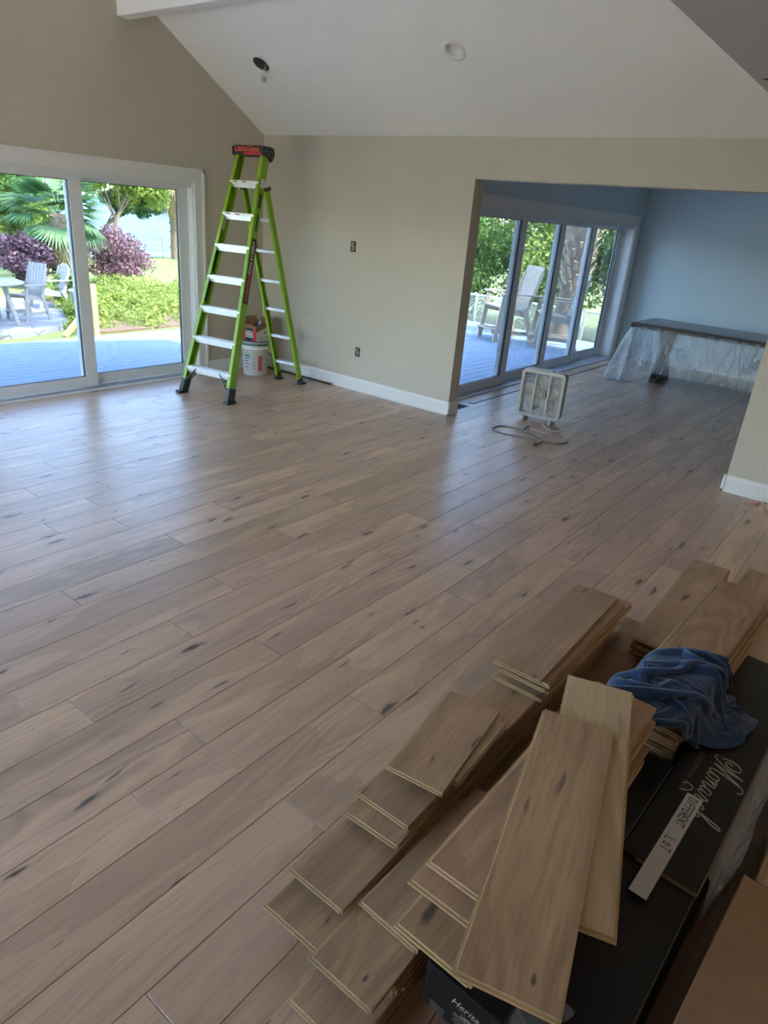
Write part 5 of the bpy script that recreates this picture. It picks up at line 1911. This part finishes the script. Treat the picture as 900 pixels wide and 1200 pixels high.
M['leaf_bright'] = leaf_mat('leaf_bright_green', (0.17, 0.29, 0.05), (0.40, 0.47, 0.10))
M['leaf_mid'] = leaf_mat('leaf_mid_green', (0.05, 0.13, 0.025), (0.19, 0.31, 0.06))
M['leaf_blue'] = leaf_mat('leaf_blue_green', (0.05, 0.14, 0.08), (0.15, 0.27, 0.16))
M['leaf_dark'] = leaf_mat('leaf_dark_green', (0.025, 0.075, 0.02), (0.12, 0.22, 0.045))
M['leaf_purple'] = leaf_mat('leaf_dark_purple', (0.055, 0.03, 0.055), (0.16, 0.09, 0.13), trans=0.25)
M['leaf_pink'] = leaf_mat('leaf_pinkish_purple', (0.14, 0.07, 0.09), (0.36, 0.20, 0.23), trans=0.25)
M['leaf_ground'] = leaf_mat('leaf_ground_cover', (0.20, 0.30, 0.05), (0.44, 0.50, 0.12))
M['bark'] = plain('grey_brown_bark', (0.17, 0.13, 0.10), 0.9, var=0.3, scale=12, bump=0.6, bscale=30)
M['palm_bark'] = plain('fibrous_palm_bark', (0.24, 0.18, 0.13), 0.9, var=0.35, scale=18, bump=0.8, bscale=40)
M['frond'] = leaf_mat('fan_palm_frond', (0.05, 0.15, 0.055), (0.17, 0.30, 0.13), 0.4, 0.35)
M['frond_dry'] = leaf_mat('dry_palm_frond', (0.34, 0.27, 0.14), (0.55, 0.46, 0.27), 0.6, 0.35)


def shrub(name, label, c, rad, mat, n, size, seed, group=None, k=14, sub=0.4, cat='shrub'):
    t = thing(name, (c[0], c[1], ground_z(c[0], c[1])), label, cat, group)
    bl = blobs_in(c, [q * 0.72 for q in rad], k, sub * min(rad), seed)
    leaf_cloud('foliage', mat, bl, n, size, t, t.location, seed=seed)
    m = MB()
    gz = t.location.z
    rr2 = random.Random(seed)
    for i in range(5):
        a = rr2.uniform(0, 6.28)
        m.tube([(c[0] + 0.06 * math.cos(a), c[1] + 0.06 * math.sin(a), gz - 0.05), (c[0] + 0.3 * rad[0] * math.cos(a), c[1] + 0.3 * rad[1] * math.sin(a), c[2] + 0.2 * rad[2])], [0.025, 0.010], 6)
    m.build('stem', M['bark'], t)
    return t


def tree(name, label, base, crown, rad, mat, n, size, seed, trunk_r=0.14, group=None, k=22, sub=0.42, hang=0.0, lean=(0, 0)):
    t = thing(name, base, label, 'tree', group)
    bl = blobs_in(crown, [q * 0.78 for q in rad], k, sub * min(rad), seed)
    leaf_cloud('crown', mat, bl, n, size, t, t.location, hang=hang, seed=seed)
    m = MB()
    top = Vector((crown[0], crown[1], crown[2] + 0.2 * rad[2]))
    b0 = Vector(base)
    path = [b0 - Vector((0, 0, 0.1)), b0.lerp(top, 0.3) + Vector((lean[0], lean[1], 0)), b0.lerp(top, 0.65) + Vector((lean[0] * .6, lean[1] * .6, 0)), top]
    m.tube(smooth_path(path, 4), [trunk_r * (1 - 0.75 * i / 12) for i in range(13)], 10)
    for q in bl[:9]:
        f = 0.45 + 0.4 * random.Random(seed + int(q[0][0] * 100)).random()
        s = b0.lerp(top, f)
        e = Vector(q[0])
        m.tube([s, s.lerp(e, 0.5) + Vector((0, 0, 0.1)), e], [trunk_r * 0.35, trunk_r * 0.22, trunk_r * 0.08], 6)
    m.build('trunk', M['bark'], t)
    return t


def frond(size, droop, seed, blades=21, spread=2.5):
    """one fan-palm leaf: stalk plus pleated blades, pointing along +X and drooping"""
    r = random.Random(seed)
    m = MB()
    st = size * 0.55
    m.add([(0, -0.012, 0), (0, 0.012, 0), (st, 0.009, -droop * 0.15 * st), (st, -0.009, -droop * 0.15 * st)], [(0, 1, 2, 3)])
    c = Vector((st, 0, -droop * 0.15 * st))
    for i in range(blades):
        a = (i / (blades - 1) - 0.5) * spread
        L = size * (0.62 - 0.10 * abs(a)) * r.uniform(0.9, 1.08)
        d = Vector((math.cos(a), math.sin(a), 0.0))
        s = Vector((-math.sin(a), math.cos(a), 0.25 * (-1) ** i))
        p1 = c + d * L * 0.5 + Vector((0, 0, -droop * 0.12 * L))
        p2 = c + d * L * 0.98 + Vector((0, 0, -droop * 0.65 * L))
        w_ = size * 0.023
        m.add([c, p1 - s * w_, p2, p1 + s * w_], [(0, 1, 2, 3)])
    return m


def fan_palm(label, base, ht, size, seed, nf, mat, dry=6, tr=0.15):
    t = thing('fan_palm', base, label, 'palm')
    r = random.Random(seed)
    m = MB()
    path = [(base[0], base[1], base[2] - 0.1)] + [(base[0] + 0.03 * math.sin(i), base[1], base[2] + ht * i / 6) for i in range(1, 7)]
    m.tube(path, [tr * (1.0 + 0.12 * (i % 2)) for i in range(7)], 12)
    m.build('trunk', M['palm_bark'], t)
    for i in range(26):
        z = base[2] + ht * (0.1 + 0.88 * i / 26)
        a = i * 2.4
        s = MB(); s.obox((base[0] + tr * math.cos(a), base[1] + tr * math.sin(a), z), Vector((math.cos(a), math.sin(a), 0.9)).normalized() * 0.07, Vector((-math.sin(a), math.cos(a), 0)) * 0.05, Vector((-math.cos(a), -math.sin(a), 1)).normalized() * 0.018)
        s.build('leaf_base', M['palm_bark'], t)
    for i in range(nf + dry):
        isd = i >= nf
        me = frond(size * r.uniform(0.85, 1.1), 0.5 if not isd else 1.0, seed + i).mesh('frond', M['frond_dry'] if isd else mat)
        set_rnd(me, [r.random()] * len(me.vertices))
        o = bpy.data.objects.new('frond', me)
        COL.objects.link(o)
        o.parent = t
        o.location = (0, 0, ht)
        el = r.uniform(-0.5, 1.1) if not isd else r.uniform(-1.2, -0.7)
        o.rotation_euler = (r.uniform(-0.4, 0.4), -el, i * 2.399 + r.uniform(-.2, .2))
    return t


# garden seen through the left slider
fan_palm('shaggy fan palm with green fan leaves behind the patio chairs', (9.9, 18.4, GZ), 1.75, 1.25, 3, 34, M['frond'], 8, 0.19)
shrub('purple_shrub', 'dark purple leafy shrub behind the fan-backed garden chair', (8.65, 18.0, 0.05), (0.95, 0.8, 0.85), M['leaf_purple'], 7000, 0.10, 31, 'purple shrubs')
shrub('purple_shrub', 'dark purple leafy shrub at the foot of the fan palm', (10.15, 18.9, 0.0), (0.75, 0.7, 0.80), M['leaf_purple'], 6000, 0.10, 32, 'purple shrubs')
shrub('purple_shrub', 'pinkish purple rounded shrub above the green ground cover', (11.5, 18.3, 0.10), (0.98, 0.85, 0.85), M['leaf_pink'], 11000, 0.08, 33, 'purple shrubs', k=40, sub=0.5)
shrub('green_bush', 'bright green bush beside the low garden chair', (7.95, 14.6, -0.28), (0.55, 0.45, 0.42), M['leaf_bright'], 2600, 0.085, 34, 'green bushes')
shrub('green_bush', 'low bright green bush at the patio edge by the urn', (7.35, 13.2, -0.45), (0.42, 0.35, 0.26), M['leaf_bright'], 1800, 0.07, 35, 'green bushes')
# ground cover mound
gc = thing('ground_cover', (9.0, 14.3, GZ), 'low spreading mound of yellow-green ground cover beyond the timber post', 'plants')
gb = []
rgc = np.random.RandomState(8)
for i in range(60):
    u_ = rgc.rand(); v_ = rgc.rand()
    x_ = 6.9 + 5.2 * u_ + 1.6 * v_
    y_ = 12.1 + 4.4 * v_ + 0.2 * u_
    hz = 0.10 + 0.36 * v_ * (1 - 0.75 * u_)
    gb.append(((x_, y_, GZ + hz * 0.55), (0.50, 0.45, 0.10 + hz * 0.5), 1.0))
leaf_cloud('foliage', M['leaf_ground'], gb, 26000, 0.075, gc, gc.location, 0.7, seed=41)
# soil bed under it
m_ = MB(); m_.prism([(6.6, 11.75), (12.5, 11.9), (13.6, 14.5), (13.0, 16.9), (8.4, 16.9), (7.2, 13.6)], (0, 0, GZ - 0.05), (1, 0, 0), (0, 1, 0), (0, 0, 0.075))
tag(m_.build('planting_bed', plain('mulch', (0.20, 0.135, 0.085), 0.95, var=0.35, scale=30)), kind='structure')
TG = 'trees by the lake'
tree('broadleaf_tree', 'light green leafy tree behind the dark purple shrub', (11.5, 23.5, GZ), (11.3, 23.5, 1.7), (1.4, 1.4, 1.8), M['leaf_bright'], 12000, 0.13, 51, 0.14, TG, k=30)
tree('broadleaf_tree', 'bluish green leafy tree left of the fan palm', (9.9, 21.2, GZ), (9.9, 21.2, 1.6), (0.95, 1.1, 1.7), M['leaf_mid'], 9000, 0.13, 52, 0.12, TG, k=26)
tree('broadleaf_tree', 'bright leaning tree with slender trunk by the lake shore', (13.95, 23.4, GZ), (15.6, 23.6, 2.25), (2.7, 1.6, 0.85), M['leaf_bright'], 13000, 0.13, 53, 0.11, TG, hang=0.6, k=34, sub=0.6)
tree('broadleaf_tree', 'drooping grey-green tree branch mass hanging before the lake', (14.2, 25.2, GZ), (16.0, 24.6, 1.45), (1.8, 0.8, 0.55), M['leaf_blue'], 7000, 0.13, 54, 0.10, TG, hang=1.2, k=24, sub=0.6)
tree('broadleaf_tree', 'low dark green shrubby tree standing at the waterline', (15.6, 27.6, GZ - 0.5), (15.6, 27.6, 0.1), (1.2, 0.8, 0.6), M['leaf_blue'], 5000, 0.11, 55, 0.07, TG)
tree('broadleaf_tree', 'yellow-green tree rising behind the fan palm', (13.4, 26.0, GZ), (13.4, 26.0, 1.7), (1.6, 1.2, 1.5), M['leaf_bright'], 11000, 0.13, 56, 0.13, TG, k=28)
tree('shade_tree', 'tall spreading shade tree beside the patio', (2.0, 9.6, GZ), (6.6, 9.7, 5.6), (2.6, 1.9, 1.1), M['leaf_mid'], 9000, 0.22, 57, 0.2, None, k=40, sub=0.5)
fan_palm('tall cabbage palm with drooping dry fronds by the lake shore', (18.6, 25.5, GZ), 3.4, 1.7, 9, 22, M['frond_dry'], 14, 0.17)
# wire fence along the shore
fe = thing('shore_fence', (17.0, 26.2, GZ), 'low wire fence with thin metal posts along the lake shore', 'fence')
pts_ = [(12.5 + 1.5 * i, 26.6 - 0.10 * i) for i in range(9)]
for i, (x_, y_) in enumerate(pts_):
    gz = ground_z(x_, y_)
    m_ = MB(); m_.tube([(x_, y_, gz - 0.1), (x_, y_, gz + 0.75)], 0.022, 6); m_.build('fence_post', M['steel'], fe)
for h_ in (0.25, 0.5, 0.72):
    m_ = MB(); m_.tube([(x_, y_, ground_z(x_, y_) + h_) for x_, y_ in pts_], 0.008, 5); m_.build('fence_wire', M['steel'], fe)

# beyond the alcove slider: palm trunk through the deck, chain-link fence, dense trees
PB = (12.0, 5.22)
pt = thing('palm_trunk', (PB[0], PB[1], -0.05), 'thick shaggy palm trunk rising beside the deck chairs', 'palm')
m_ = MB()
m_.tube([(PB[0], PB[1], GZ)] + [(PB[0] + 0.10 * math.sin(i * 0.5), PB[1] - 0.02 * i, -0.05 + 0.35 * i) for i in range(0, 9)], [0.20, 0.19, 0.18, 0.17, 0.18, 0.22, 0.27, 0.30, 0.30, 0.28], 16)
m_.build('trunk', M['palm_bark'], pt)
prg = random.Random(2)
M['boot'] = plain('pale_leaf_boot', (0.42, 0.34, 0.25), 0.85, var=0.3, scale=14)
for i in range(120):
    z = 0.85 + 1.9 * (i / 120)
    a = i * 2.4
    r_ = 0.24 + 0.05 * min(1, max(0, (z - 0.9)))
    c0_ = Vector((PB[0] + 0.08 + r_ * math.cos(a), PB[1] - 0.10 + r_ * math.sin(a), z))
    s = MB(); s.obox(c0_, Vector((math.cos(a) * .6, math.sin(a) * .6, 0.8)).normalized() * prg.uniform(0.05, 0.13), Vector((-math.sin(a), math.cos(a), 0)) * prg.uniform(0.015, 0.03), Vector((-math.cos(a), -math.sin(a), 0.7)).normalized() * 0.014)
    s.build('leaf_base', M['boot'], pt)
cf = thing('chain_link_fence', (13.05, 5.5, GZ), 'chain-link fence with pale metal posts along the deck end', 'fence')
fy0, fy1, fz1 = 2.6, 10.0, 0.40
for yy in (2.8, 5.2, 7.6, 10.0):
    m_ = MB(); m_.tube([(13.05, yy, GZ), (13.05, yy, fz1 + 0.03)], 0.030, 8); m_.build('fence_post', M['alu'], cf)
m_ = MB(); m_.tube([(13.05, fy0, fz1), (13.05, fy1, fz1)], 0.020, 8); m_.build('top_rail', M['alu'], cf)
m_ = MB()
step_ = 0.062
nn = int((fy1 - fy0 + 1.0) / step_)
for i in range(nn):
    for s in (-1, 1):
        ya = fy0 - (1.0 if s > 0 else 0.0) + i * step_
        za, zb = GZ + 0.03, fz1
        yb = ya + s * (zb - za)
        if s > 0:
            if ya < fy0: za += (fy0 - ya); ya = fy0
            if yb > fy1: zb -= (yb - fy1); yb = fy1
        else:
            if yb < fy0: zb -= (fy0 - yb); yb = fy0
            if ya > fy1: za += (ya - fy1); ya = fy1
        if zb - za > 0.05:
            m_.bar((13.05, ya, za), (13.05, yb, zb), 0.005, 0.005, (1, 0, 0))
o = m_.build('chain_mesh', M['alu'], cf); o['kind'] = 'stuff'
DG = 'trees beyond the deck'
specs = [((14.9, 9.2), 1.5, (1.5, 1.6, 2.4), 'leaf_mid', 61, 'mid green tree beyond the deck, nearest the wall end'), ((15.3, 7.0), 1.2, (1.4, 1.4, 2.0), 'leaf_bright', 62, 'sunlit light green bushy tree behind the deck chairs'),
         ((15.6, 5.2), 1.6, (1.4, 1.4, 2.5), 'leaf_mid', 63, 'mid green tree directly behind the thick palm trunk'), ((15.8, 3.6), 1.3, (1.5, 1.4, 2.3), 'leaf_bright', 64, 'sunlit light green tree beyond the chain-link fence'),
         ((17.8, 8.2), 2.6, (1.9, 2.0, 2.9), 'leaf_dark', 65, 'tall dark green tree rising behind the lighter bushes'), ((18.0, 5.6), 2.8, (2.0, 1.9, 3.1), 'leaf_dark', 66, 'tall dark green tree behind the thick palm trunk'),
         ((18.4, 3.2), 2.4, (2.0, 1.9, 2.9), 'leaf_dark', 67, 'tall dark green tree behind the chain-link fence'), ((17.2, 11.2), 2.2, (2.0, 2.0, 2.9), 'leaf_mid', 68, 'large mid green tree beyond the corner of the deck'),
         ((15.2, 11.6), 0.8, (1.5, 1.5, 1.9), 'leaf_bright', 69, 'light green bushy tree beyond the corner of the deck')]
for (xy, cz, rd, mt, sd, lab) in specs:
    tree('dense_tree', lab, (xy[0], xy[1], GZ), (xy[0], xy[1], cz), rd, M[mt], 15000, 0.095, sd, 0.12, DG, k=26, sub=0.45)
